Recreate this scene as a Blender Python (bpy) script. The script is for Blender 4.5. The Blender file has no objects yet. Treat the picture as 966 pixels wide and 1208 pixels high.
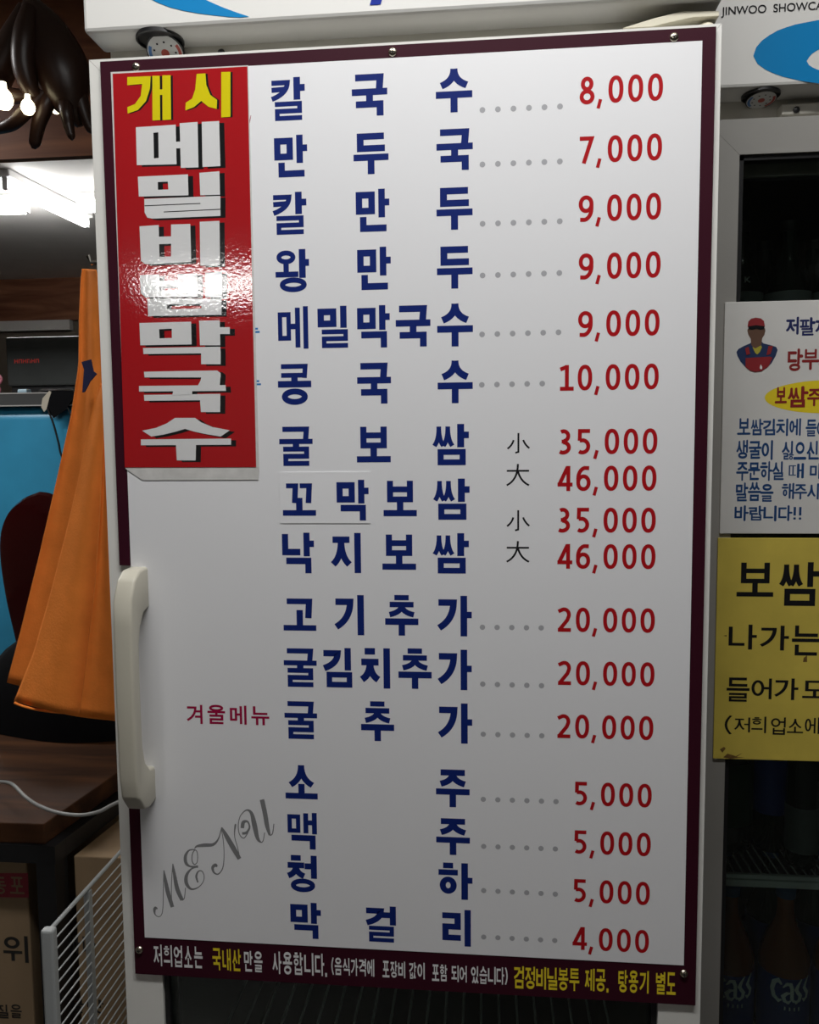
import bpy, bmesh, math, random
from mathutils import Vector, Euler, Matrix
random.seed(7)
SC = bpy.context.scene
COL = SC.collection

# ------------------------------------------------------------------ camera
CAM_LOC = Vector((0.42590474639, -0.89118863545, 1.29398995433))
CAM_ROT = Euler((1.4886358458789777, 0.008857103450659168, 0.09620111229021366), 'XYZ')
F = 950.0
cd = bpy.data.cameras.new('camera'); cam = bpy.data.objects.new('camera', cd); COL.objects.link(cam)
cam.location = CAM_LOC; cam.rotation_euler = CAM_ROT
cd.sensor_fit = 'HORIZONTAL'; cd.sensor_width = 36.0; cd.lens = F * 36.0 / 966.0
cd.clip_start = 0.02; cd.clip_end = 50
SC.camera = cam
RM = CAM_ROT.to_matrix()

# ------------------------------------------------------------------ world, exposure
w = bpy.data.worlds.new('world'); SC.world = w; w.use_nodes = True
w.node_tree.nodes['Background'].inputs[0].default_value = (0.9, 0.95, 1.0, 1)
w.node_tree.nodes['Background'].inputs[1].default_value = 0.0
SC.view_settings.view_transform = 'Standard'; SC.view_settings.look = 'None'
SC.view_settings.exposure = 0.0; SC.view_settings.gamma = 1.0
try: SC.view_settings.use_curve_mapping = False
except Exception: pass

# ceiling lights of the room, plus one added at the left (their fixtures are built below)
CEIL = 2.5
LAMPS = [  # x, y, length along x, width, watts
    (0.42, -0.56, 1.10, 0.14, 18.9),
    (-1.47, -4.75, 0.95, 0.30, 1.0),
    (3.40, -4.55, 1.00, 0.16, 1.0),
    (-1.80, 0.70, 1.20, 0.16, 22.0),  # added lamp, out of view, to brighten the things on the left
]
for i, (lx, ly, ll, lw, e) in enumerate(LAMPS):
    ld = bpy.data.lights.new('ceiling_light', 'AREA'); ld.shape = 'RECTANGLE'
    ld.size = ll; ld.size_y = lw; ld.energy = e; ld.color = (1.0, 0.997, 0.985)
    lo = bpy.data.objects.new('ceiling_light', ld); COL.objects.link(lo)
    lo.location = (lx, ly, CEIL - 0.085)

# ------------------------------------------------------------------ materials
def new_mat(name, col, rough=0.5, metal=0.0, coat=0.0, spec=0.5, var=0.0, vscale=20.0, bump=0.0, bscale=60.0, stretch=(1, 1, 1)):
    m = bpy.data.materials.new(name); m.use_nodes = True
    nt = m.node_tree; b = nt.nodes['Principled BSDF']
    b.inputs['Base Color'].default_value = (*col, 1); b.inputs['Roughness'].default_value = rough
    b.inputs['Metallic'].default_value = metal; b.inputs['Coat Weight'].default_value = coat
    b.inputs['Specular IOR Level'].default_value = spec
    b.inputs['Coat Roughness'].default_value = 0.06
    if var or bump:
        tc = nt.nodes.new('ShaderNodeTexCoord'); mp = nt.nodes.new('ShaderNodeMapping')
        mp.inputs['Scale'].default_value = stretch
        nt.links.new(tc.outputs['Object'], mp.inputs[0])
    if var:
        n = nt.nodes.new('ShaderNodeTexNoise'); n.inputs['Scale'].default_value = vscale; n.inputs['Detail'].default_value = 5
        nt.links.new(mp.outputs[0], n.inputs['Vector'])
        r = nt.nodes.new('ShaderNodeValToRGB')
        r.color_ramp.elements[0].position = 0.3; r.color_ramp.elements[1].position = 0.7
        r.color_ramp.elements[0].color = (*[max(0, c * (1 - var)) for c in col], 1)
        r.color_ramp.elements[1].color = (*[min(1, c * (1 + var)) for c in col], 1)
        nt.links.new(n.outputs['Fac'], r.inputs[0]); nt.links.new(r.outputs[0], b.inputs['Base Color'])
    if bump:
        n2 = nt.nodes.new('ShaderNodeTexNoise'); n2.inputs['Scale'].default_value = bscale; n2.inputs['Detail'].default_value = 3
        nt.links.new(mp.outputs[0], n2.inputs['Vector'])
        bp = nt.nodes.new('ShaderNodeBump'); bp.inputs['Strength'].default_value = bump; bp.inputs['Distance'].default_value = 0.002
        nt.links.new(n2.outputs['Fac'], bp.inputs['Height']); nt.links.new(bp.outputs[0], b.inputs['Normal'])
        if coat: nt.links.new(bp.outputs[0], b.inputs['Coat Normal'])
    return m

def glass_mat(name, tint, gloss=0.05):
    m = bpy.data.materials.new(name); m.use_nodes = True; nt = m.node_tree; nt.nodes.clear()
    o = nt.nodes.new('ShaderNodeOutputMaterial'); mx = nt.nodes.new('ShaderNodeMixShader')
    t = nt.nodes.new('ShaderNodeBsdfTransparent'); g = nt.nodes.new('ShaderNodeBsdfGlossy')
    fr = nt.nodes.new('ShaderNodeFresnel'); fr.inputs[0].default_value = 1.5
    t.inputs[0].default_value = (*tint, 1); g.inputs['Roughness'].default_value = gloss
    nt.links.new(fr.outputs[0], mx.inputs[0]); nt.links.new(t.outputs[0], mx.inputs[1]); nt.links.new(g.outputs[0], mx.inputs[2])
    nt.links.new(mx.outputs[0], o.inputs[0]); return m

def emit_mat(name, col, s):
    m = bpy.data.materials.new(name); m.use_nodes = True; nt = m.node_tree
    b = nt.nodes['Principled BSDF']; b.inputs['Base Color'].default_value = (0.9, 0.9, 0.9, 1)
    b.inputs['Emission Color'].default_value = (*col, 1); b.inputs['Emission Strength'].default_value = s
    return m

def wood_mat(name, c0, c1, scale=3.0, rough=0.45, axis='X'):
    m = bpy.data.materials.new(name); m.use_nodes = True; nt = m.node_tree; b = nt.nodes['Principled BSDF']
    tc = nt.nodes.new('ShaderNodeTexCoord'); mp = nt.nodes.new('ShaderNodeMapping')
    mp.inputs['Scale'].default_value = {'X': (0.6, 5, 5), 'Y': (5, 0.6, 5)}[axis]
    n = nt.nodes.new('ShaderNodeTexNoise'); n.inputs['Scale'].default_value = scale; n.inputs['Detail'].default_value = 8; n.inputs['Distortion'].default_value = 1.4
    r = nt.nodes.new('ShaderNodeValToRGB'); r.color_ramp.elements[0].position = 0.35; r.color_ramp.elements[1].position = 0.66
    r.color_ramp.elements[0].color = (*c0, 1); r.color_ramp.elements[1].color = (*c1, 1)
    nt.links.new(tc.outputs['Object'], mp.inputs[0]); nt.links.new(mp.outputs[0], n.inputs['Vector'])
    nt.links.new(n.outputs['Fac'], r.inputs[0]); nt.links.new(r.outputs[0], b.inputs['Base Color'])
    b.inputs['Roughness'].default_value = rough; b.inputs['Specular IOR Level'].default_value = 0.15
    return m

M = {}
M['board_white'] = new_mat('board_white', (0.80, 0.80, 0.815), 0.45, spec=0.12)
M['maroon'] = new_mat('maroon_sheet', (0.040, 0.006, 0.014), 0.5, spec=0.10)
M['navy'] = new_mat('navy_print', (0.007, 0.020, 0.155), 0.5, spec=0.10)
M['price_red'] = new_mat('red_print', (0.42, 0.008, 0.012), 0.5, spec=0.10)
M['dot_grey'] = new_mat('grey_print', (0.40, 0.40, 0.42), 0.5, spec=0.10)
M['black_print'] = new_mat('black_print', (0.012, 0.012, 0.014), 0.5, spec=0.10)
M['crimson'] = new_mat('crimson_print', (0.33, 0.006, 0.05), 0.5, spec=0.10)
M['blue_print'] = new_mat('blue_print', (0.03, 0.19, 0.50), 0.5, spec=0.10)
M['script_grey'] = new_mat('script_grey_print', (0.22, 0.22, 0.225), 0.5, spec=0.10)
M['white_print'] = new_mat('white_print', (0.78, 0.78, 0.78), 0.5, spec=0.10)
M['yellow_print'] = new_mat('yellow_print', (0.80, 0.62, 0.03), 0.5, spec=0.10)
M['patch_white'] = new_mat('patch_white', (0.82, 0.82, 0.835), 0.45, spec=0.12)
def sign(n, c): return new_mat(n, c, 0.05, spec=1.0, bump=0.045, bscale=260.0)
M['sign_red'] = sign('sign_red', (0.42, 0.012, 0.016))
M['sign_white'] = sign('sign_white', (0.74, 0.74, 0.74))
M['sign_black'] = sign('sign_black', (0.012, 0.013, 0.014))
M['sign_yellow'] = sign('sign_yellow', (0.72, 0.62, 0.01))
M['film'] = new_mat('film_backing', (0.62, 0.61, 0.59), 0.25, var=0.1, vscale=60)
M['steel_screw'] = new_mat('screw_metal', (0.75, 0.68, 0.55), 0.25, metal=1.0)
M['fridge_white'] = new_mat('fridge_white', (0.74, 0.73, 0.70), 0.4, spec=0.4)
M['fridge_grey'] = new_mat('fridge_painted_steel', (0.50, 0.50, 0.49), 0.45, spec=0.35, var=0.04, vscale=8)
M['fridge_shade'] = new_mat('fridge_beige_steel', (0.70, 0.675, 0.60), 0.45, spec=0.35)
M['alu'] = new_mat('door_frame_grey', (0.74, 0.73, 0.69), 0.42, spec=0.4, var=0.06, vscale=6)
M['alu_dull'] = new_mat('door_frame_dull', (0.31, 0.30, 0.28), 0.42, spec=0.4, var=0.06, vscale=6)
M['liner'] = new_mat('shaded_liner', (0.020, 0.024, 0.024), 0.5)  # interior shade put into the colour; the liner itself would be white
M['vent'] = new_mat('vent_black', (0.005, 0.005, 0.005), 0.6)
M['cream'] = new_mat('cream_plastic', (0.56, 0.53, 0.44), 0.38, spec=0.4)
M['bracket'] = new_mat('cream_bracket', (0.62, 0.58, 0.46), 0.45)
M['black'] = new_mat('black_plastic', (0.012, 0.012, 0.013), 0.35)
M['dial'] = new_mat('dial_face', (0.62, 0.62, 0.60), 0.4)
M['dial_red'] = new_mat('dial_red', (0.45, 0.08, 0.06), 0.4)
M['dial_blue'] = new_mat('dial_blue', (0.08, 0.2, 0.45), 0.4)
M['logo_blue'] = new_mat('logo_blue', (0.005, 0.22, 0.52), 0.5, spec=0.1)
M['logo_navy'] = new_mat('logo_navy', (0.01, 0.03, 0.30), 0.5, spec=0.1)
M['glass'] = glass_mat('door_glass', (0.80, 0.86, 0.84), 0.02)
M['poster'] = new_mat('poster_white', (0.70, 0.69, 0.665), 0.35, var=0.05, vscale=12)
M['poster_yellow'] = new_mat('poster_yellow', (0.66, 0.52, 0.09), 0.42, var=0.10, vscale=14)
M['stain'] = new_mat('stain_brown', (0.17, 0.09, 0.02), 0.6, var=0.3, vscale=200)
M['skin_print'] = new_mat('picture_skin', (0.13, 0.065, 0.04), 0.5)
M['vest_navy'] = new_mat('picture_navy', (0.012, 0.03, 0.10), 0.5)
M['apron_red'] = new_mat('picture_red', (0.27, 0.015, 0.02), 0.5)
M['shirt_yellow'] = new_mat('picture_yellow', (0.45, 0.40, 0.04), 0.5)
M['hand_navy'] = new_mat('handwriting_navy', (0.006, 0.014, 0.10), 0.5)
M['hand_blue'] = new_mat('handwriting_blue', (0.006, 0.055, 0.19), 0.5)
M['hand_red'] = new_mat('handwriting_red', (0.24, 0.012, 0.012), 0.5)
M['shelf_wire'] = new_mat('coated_wire', (0.70, 0.76, 0.72), 0.35)
M['pet_amber'] = new_mat('amber_bottle', (0.20, 0.055, 0.012), 0.12, coat=0.5)
M['pet_dark'] = new_mat('dark_green_bottle', (0.010, 0.022, 0.016), 0.10, coat=0.5)
M['lab_blue'] = new_mat('blue_label', (0.02, 0.05, 0.24), 0.4)
M['lab_grey'] = new_mat('pale_label', (0.36, 0.40, 0.40), 0.5)
M['lab_dim'] = new_mat('dim_label', (0.10, 0.12, 0.12), 0.5)
M['lab_green'] = new_mat('green_label', (0.012, 0.05, 0.016), 0.5)
M['lab_mark'] = new_mat('label_silver', (0.80, 0.88, 0.84), 0.35)
M['cap_blue'] = new_mat('blue_cap', (0.05, 0.12, 0.25), 0.25, coat=0.4)
M['wood_dark'] = wood_mat('dark_wood', (0.085, 0.030, 0.016), (0.19, 0.075, 0.036))
M['wood_wall'] = wood_mat('wall_wood', (0.11, 0.042, 0.024), (0.23, 0.10, 0.055), 2.2)
M['wood_table'] = wood_mat('table_wood', (0.032, 0.013, 0.006), (0.085, 0.034, 0.013), 3.0, 0.6, 'X')
M['ceiling'] = new_mat('ceiling_paint', (0.80, 0.79, 0.77), 0.8, var=0.03, vscale=5)
M['wall'] = new_mat('wall_paint', (0.10, 0.08, 0.06), 0.8, var=0.05, vscale=4)
M['floor'] = new_mat('floor_tile', (0.045, 0.04, 0.035), 0.5, var=0.2, vscale=8)
M['tube'] = emit_mat('tube_glow', (1.0, 0.98, 0.95), 28.0)
M['tube_back'] = emit_mat('lamp_diffuser_glow', (1.0, 0.98, 0.95), 10.0)
M['far_diffuser'] = emit_mat('far_diffuser_glow', (1.0, 0.98, 0.95), 26.0)
M['near_diffuser'] = emit_mat('near_diffuser_glow', (1.0, 0.98, 0.95), 2.5)
M['bulb'] = emit_mat('bulb_glow', (1.0, 0.86, 0.55), 5.0)
M['lamp_body'] = new_mat('lamp_enamel', (0.78, 0.78, 0.77), 0.4)
M['petal'] = new_mat('brown_glass', (0.026, 0.012, 0.008), 0.35, spec=0.35)
M['apron'] = new_mat('orange_cloth', (0.93, 0.265, 0.046), 0.85, spec=0.15, var=0.08, vscale=30, bump=0.25, bscale=300)
M['strap'] = new_mat('navy_cloth', (0.012, 0.016, 0.07), 0.8)
M['blue_vinyl'] = new_mat('blue_vinyl', (0.045, 0.31, 0.52), 0.32, spec=0.5, var=0.10, vscale=6, bump=0.3, bscale=8)
M['counter'] = new_mat('counter_grey', (0.065, 0.066, 0.066), 0.4)
M['counter_edge'] = new_mat('counter_trim', (0.45, 0.44, 0.42), 0.3)
M['box_black'] = new_mat('black_case', (0.040, 0.044, 0.042), 0.35, var=0.15, vscale=9)
M['red_mark'] = new_mat('red_mark', (0.65, 0.05, 0.035), 0.4)
M['steel'] = new_mat('steel', (0.8, 0.8, 0.8), 0.18, metal=1.0)
M['pack'] = new_mat('pale_blue_pack', (0.45, 0.62, 0.72), 0.3)
M['pink'] = new_mat('pink_cloth', (0.55, 0.17, 0.22), 0.8)
M['paper'] = new_mat('beige_paper', (0.55, 0.50, 0.40), 0.7)
M['lacquer'] = new_mat('burgundy_lacquer', (0.03, 0.003, 0.003), 0.08, coat=0.8)
M['bag'] = new_mat('black_bag', (0.004, 0.004, 0.005), 0.8, spec=0.1, bump=0.5, bscale=20)
M['frame_black'] = new_mat('black_steel', (0.008, 0.008, 0.009), 0.45)
M['carton'] = new_mat('carton', (0.27, 0.185, 0.105), 0.8, var=0.06, vscale=30, stretch=(1, 1, 0.1))
M['carton_red'] = new_mat('carton_red_print', (0.27, 0.02, 0.035), 0.7)
M['carton_black'] = new_mat('carton_black_print', (0.012, 0.011, 0.010), 0.7)
M['cable'] = new_mat('grey_cable', (0.25, 0.25, 0.24), 0.4)
M['rack'] = new_mat('white_coated_wire', (0.33, 0.345, 0.345), 0.35)

# ------------------------------------------------------------------ mesh builder
class MB:
    def __init__(s): s.v = []; s.f = []
    def vert(s, p): s.v.append(tuple(p)); return len(s.v) - 1
    def poly(s, pts):
        i = len(s.v); s.v += [tuple(p) for p in pts]; s.f.append(tuple(range(i, i + len(pts))))
    def box(s, a, b):
        x0, y0, z0 = a; x1, y1, z1 = b; i = len(s.v)
        s.v += [(x0,y0,z0),(x1,y0,z0),(x1,y1,z0),(x0,y1,z0),(x0,y0,z1),(x1,y0,z1),(x1,y1,z1),(x0,y1,z1)]
        for q in ((0,3,2,1),(4,5,6,7),(0,1,5,4),(1,2,6,5),(2,3,7,6),(3,0,4,7)): s.f.append(tuple(i + k for k in q))
    def prism(s, outline, d):
        """closed outline of 3D points extruded by vector d"""
        d = Vector(d); n = len(outline); i = len(s.v)
        s.v += [tuple(p) for p in outline] + [tuple(Vector(p) + d) for p in outline]
        s.f.append(tuple(i + k for k in range(n))[::-1]); s.f.append(tuple(i + n + k for k in range(n)))
        for k in range(n):
            j = (k + 1) % n; s.f.append((i + k, i + j, i + n + j, i + n + k))
    def tube(s, pts, rad, n=12, caps=True):
        pts = [Vector(p) for p in pts]; m = len(pts)
        if not hasattr(rad, '__len__'): rad = [rad] * m
        prev = None; rings = []
        for k in range(m):
            t = (pts[min(k + 1, m - 1)] - pts[max(k - 1, 0)]).normalized()
            if prev is None:
                u = t.orthogonal().normalized()
            else:
                u = (prev - t * prev.dot(t)).normalized()
            prev = u; wv = t.cross(u); i = len(s.v)
            for a in range(n):
                an = 2 * math.pi * a / n
                s.v.append(tuple(pts[k] + (u * math.cos(an) + wv * math.sin(an)) * rad[k]))
            rings.append(i)
        for k in range(m - 1):
            for a in range(n):
                b = (a + 1) % n; s.f.append((rings[k] + a, rings[k] + b, rings[k + 1] + b, rings[k + 1] + a))
        if caps:
            s.f.append(tuple(rings[0] + a for a in range(n))[::-1]); s.f.append(tuple(rings[-1] + a for a in range(n)))
    def lathe(s, c, prof, n=24, axis=None):
        """prof: (r, h) pairs along axis from c"""
        ax = Vector(axis).normalized() if axis else Vector((0, 0, 1))
        u = ax.orthogonal().normalized(); wv = ax.cross(u); c = Vector(c); rings = []
        for r, h in prof:
            i = len(s.v); r = max(r, 1e-5)
            for a in range(n):
                an = 2 * math.pi * a / n
                s.v.append(tuple(c + ax * h + (u * math.cos(an) + wv * math.sin(an)) * r))
            rings.append(i)
        for k in range(len(rings) - 1):
            for a in range(n):
                b = (a + 1) % n; s.f.append((rings[k] + a, rings[k] + b, rings[k + 1] + b, rings[k + 1] + a))
        s.f.append(tuple(rings[0] + a for a in range(n))[::-1]); s.f.append(tuple(rings[-1] + a for a in range(n)))
    def grid(s, fn, nu, nv):
        i = len(s.v)
        for a in range(nu + 1):
            for b in range(nv + 1): s.v.append(tuple(fn(a / nu, b / nv)))
        for a in range(nu):
            for b in range(nv):
                k = i + a * (nv + 1) + b; s.f.append((k, k + 1, k + nv + 2, k + nv + 1))
    def build(s, name, mat, parent=None, smooth=False, bevel=0.0, origin=None, fixn=True, segs=2):
        org = Vector(origin) if origin is not None else (parent['_w'] if False else (WORLD.get(parent.name) if parent else None))
        if org is None:
            xs = [v[0] for v in s.v]; ys = [v[1] for v in s.v]; zs = [v[2] for v in s.v]
            org = Vector(((min(xs) + max(xs)) / 2, (min(ys) + max(ys)) / 2, min(zs)))
        me = bpy.data.meshes.new(name)
        me.from_pydata([tuple(Vector(v) - org) for v in s.v], [], s.f)
        me.materials.append(mat)
        if fixn:
            bm = bmesh.new(); bm.from_mesh(me); bmesh.ops.recalc_face_normals(bm, faces=bm.faces)
            if bevel:
                es = [e for e in bm.edges if len(e.link_faces) == 2 and e.calc_face_angle(0) > 0.5]
                bmesh.ops.bevel(bm, geom=es, offset=bevel, segments=segs, affect='EDGES', profile=0.5)
            bm.to_mesh(me); bm.free()
        if smooth:
            for p in me.polygons: p.use_smooth = True
            try: me.set_sharp_from_angle(angle=math.radians(40))
            except Exception: pass
        o = bpy.data.objects.new(name, me); COL.objects.link(o)
        if parent: o.parent = parent; WORLD[o.name] = org
        else: o.location = org; WORLD[o.name] = org
        return o
WORLD = {}
def tag(o, label=None, cat=None, group=None, kind=None):
    if label: o['label'] = label
    if cat: o['category'] = cat
    if group: o['group'] = group
    if kind: o['kind'] = kind
    return o
def thing(name, loc, label, cat, group=None):
    o = bpy.data.objects.new(name, None); COL.objects.link(o); o.location = loc; o.empty_display_size = 0.05
    WORLD[o.name] = Vector(loc); return tag(o, label, cat, group)
def struct(o): o['kind'] = 'structure'; return o

# ------------------------------------------------------------------ points on real planes
def ray(u, v): return RM @ Vector(((u - 483) / F, -(v - 604) / F, -1))
def at(u, v, y):
    d = ray(u, v); return CAM_LOC + d * ((y - CAM_LOC.y) / d.y)
def atz(u, v, z):
    d = ray(u, v); return CAM_LOC + d * ((z - CAM_LOC.z) / d.z)

# ------------------------------------------------------------------ lettering: a stroke alphabet for Hangul and numerals
Ls = 'ㄱㄲㄴㄷㄸㄹㅁㅂㅃㅅㅆㅇㅈㅉㅊㅋㅌㅍㅎ'
Vs = 'ㅏㅐㅑㅒㅓㅔㅕㅖㅗㅘㅙㅚㅛㅜㅝㅞㅟㅠㅡㅢㅣ'
Ts = ['', 'ㄱ', 'ㄲ', 'ㄳ', 'ㄴ', 'ㄵ', 'ㄶ', 'ㄷ', 'ㄹ', 'ㄺ', 'ㄻ', 'ㄼ', 'ㄽ', 'ㄾ', 'ㄿ', 'ㅀ', 'ㅁ', 'ㅂ', 'ㅄ', 'ㅅ', 'ㅆ', 'ㅇ', 'ㅈ', 'ㅊ', 'ㅋ', 'ㅌ', 'ㅍ', 'ㅎ']
PAIR = {'ㄲ': 'ㄱㄱ', 'ㄸ': 'ㄷㄷ', 'ㅃ': 'ㅂㅂ', 'ㅉ': 'ㅈㅈ', 'ㅀ': 'ㄹㅎ', 'ㅄ': 'ㅂㅅ', 'ㄶ': 'ㄴㅎ', 'ㄻ': 'ㄹㅁ'}
def quad(p0, p1, p2, n=8):
    return [((1-t)**2*p0[0]+2*t*(1-t)*p1[0]+t*t*p2[0], (1-t)**2*p0[1]+2*t*(1-t)*p1[1]+t*t*p2[1]) for t in [k/n for k in range(n+1)]]
def ell(cx, cy, rx, ry, n=32, e=2.0):
    r = []
    for k in range(n):
        a = 2*math.pi*k/n; c, s_ = math.cos(a), math.sin(a)
        r.append((cx + rx*math.copysign(abs(c)**(2/e), c), cy + ry*math.copysign(abs(s_)**(2/e), s_)))
    return r
def jamo(j, x0, y0, x1, y1, t, mode='H'):
    """strokes (points, closed, thickness) of a consonant filling the box; mode V = left of an upright vowel"""
    h = t/2; W = x1-x0; H = y1-y0; cx = (x0+x1)/2; out = []
    if j in PAIR:
        a, b = PAIR[j]; g = W*0.06; tt = min(t, W*0.215)
        m = (x0+x1)/2
        return jamo(a, x0, y0, m-g/2, y1, tt, 'H') + jamo(b, m+g/2, y0, x1, y1, tt, 'H')
    if j == 'ㅆ':
        tt = min(t, W*0.23); s_ = W*0.42
        return jamo('ㅅ', x0, y0, x0+W*0.56, y1, tt) + jamo('ㅅ', x1-W*0.56, y0, x1, y1, tt)
    if j == 'ㄱ':
        if mode == 'V':
            c = quad((x1-h, y0+h), (x1-h-1, y0+H*0.66), (x0+t*0.25, y1-t*0.35), 10)
            return [([(x0+W*0.06, y0+h)] + c, False, t)]
        return [([(x0, y0+h), (x1-h, y0+h), (x1-h-(3 if mode == 'H' else 0), y1)], False, t)]
    if j == 'ㅋ':
        tt = min(t, H*0.25); hh = tt/2
        if mode == 'V':
            c = quad((x1-hh, y0+hh), (x1-hh-1, y0+H*0.66), (x0+tt*0.25, y1-tt*0.35), 10)
            return [([(x0+W*0.06, y0+hh)] + c, False, tt), ([(x0+W*0.06, y0+H*0.47), (x1-hh-W*0.08, y0+H*0.44)], False, tt)]
        tt = min(t, H*0.34); hh = tt/2
        return [([(x0, y0+hh), (x1-hh, y0+hh), (x1-hh-3, y1)], False, tt), ([(x0, y0+H*0.80), (x1-tt, y0+H*0.80)], False, tt)]
    if j == 'ㄴ': return [([(x0+h, y0), (x0+h, y1-h), (x1, y1-h)], False, t)]
    if j == 'ㄷ':
        tt = min(t, H*0.36); h = tt/2
        return [([(x1-W*0.03, y0+h), (x0+h, y0+h), (x0+h, y1-h), (x1, y1-h)], False, tt)]
    if j == 'ㅌ':
        tt = min(t, H*0.23); h = tt/2
        return [([(x1, y0+h), (x0+h, y0+h), (x0+h, y1-h), (x1, y1-h)], False, tt), ([(x0, (y0+y1)/2), (x1, (y0+y1)/2)], False, tt)]
    if j == 'ㄹ':
        tt = min(t, H*0.255); h = tt/2; ym = (y0+y1)/2
        return [([(x0, y0+h), (x1-h, y0+h), (x1-h, ym), (x0+h, ym), (x0+h, y1-h), (x1, y1-h)], False, tt)]
    if j == 'ㅁ':
        tt = min(t, H*0.36, W*0.34); h = tt/2
        return [([(x0+h, y0+h), (x1-h, y0+h), (x1-h, y1-h), (x0+h, y1-h)], True, tt)]
    if j == 'ㅂ':
        tt = min(t, H*0.27, W*0.30); h = tt/2
        return [([(x0+h, y0), (x0+h, y1-h), (x1-h, y1-h), (x1-h, y0)], False, tt), ([(x0+h, y0+H*0.40), (x1-h, y0+H*0.40)], False, tt)]
    if j == 'ㅅ':
        return [(quad((cx, y0), (cx+0.5, y0+H*0.62), (x0+t*0.25, y1-t*0.42)), False, t), (quad((cx, y0), (cx-0.5, y0+H*0.62), (x1-t*0.25, y1-t*0.42)), False, t)]
    if j == 'ㅈ':
        tt = min(t, H*0.36); h = tt/2
        return [([(x0+W*0.05, y0+h), (x1-W*0.05, y0+h)], False, tt), (quad((cx, y0+h), (cx, y0+H*0.68), (x0+tt*0.2, y1-tt*0.42)), False, tt), (quad((cx, y0+h), (cx, y0+H*0.68), (x1-tt*0.2, y1-tt*0.42)), False, tt)]
    if j == 'ㅊ':
        tt = min(t, H*0.24)
        return [([(cx-W*0.27, y0+tt/2), (cx+W*0.27, y0+tt/2)], False, tt)] + jamo('ㅈ', x0, y0+H*0.31, x1, y1, tt*1.04)
    if j == 'ㅇ':
        tt = min(t, H*0.36, W*0.36)
        return [(ell(cx, (y0+y1)/2, W/2-tt/2, H/2-tt/2), True, tt)]
    if j == 'ㅎ':
        tt = min(t, H*0.18)
        return [([(cx-W*0.26, y0+tt/2), (cx+W*0.26, y0+tt/2)], False, tt), ([(x0, y0+H*0.31), (x1, y0+H*0.31)], False, tt)] + jamo('ㅇ', x0+W*0.06, y0+H*0.45, x1-W*0.06, y1, tt)
    if j == 'ㅍ':
        tt = min(t, H*0.26); h = tt/2
        return [([(x0, y0+h), (x1, y0+h)], False, tt), ([(x0, y1-h), (x1, y1-h)], False, tt), ([(x0+W*0.3, y0+h), (x0+W*0.3, y1-h)], False, tt), ([(x1-W*0.3, y0+h), (x1-W*0.3, y1-h)], False, tt)]
    return out
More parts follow.
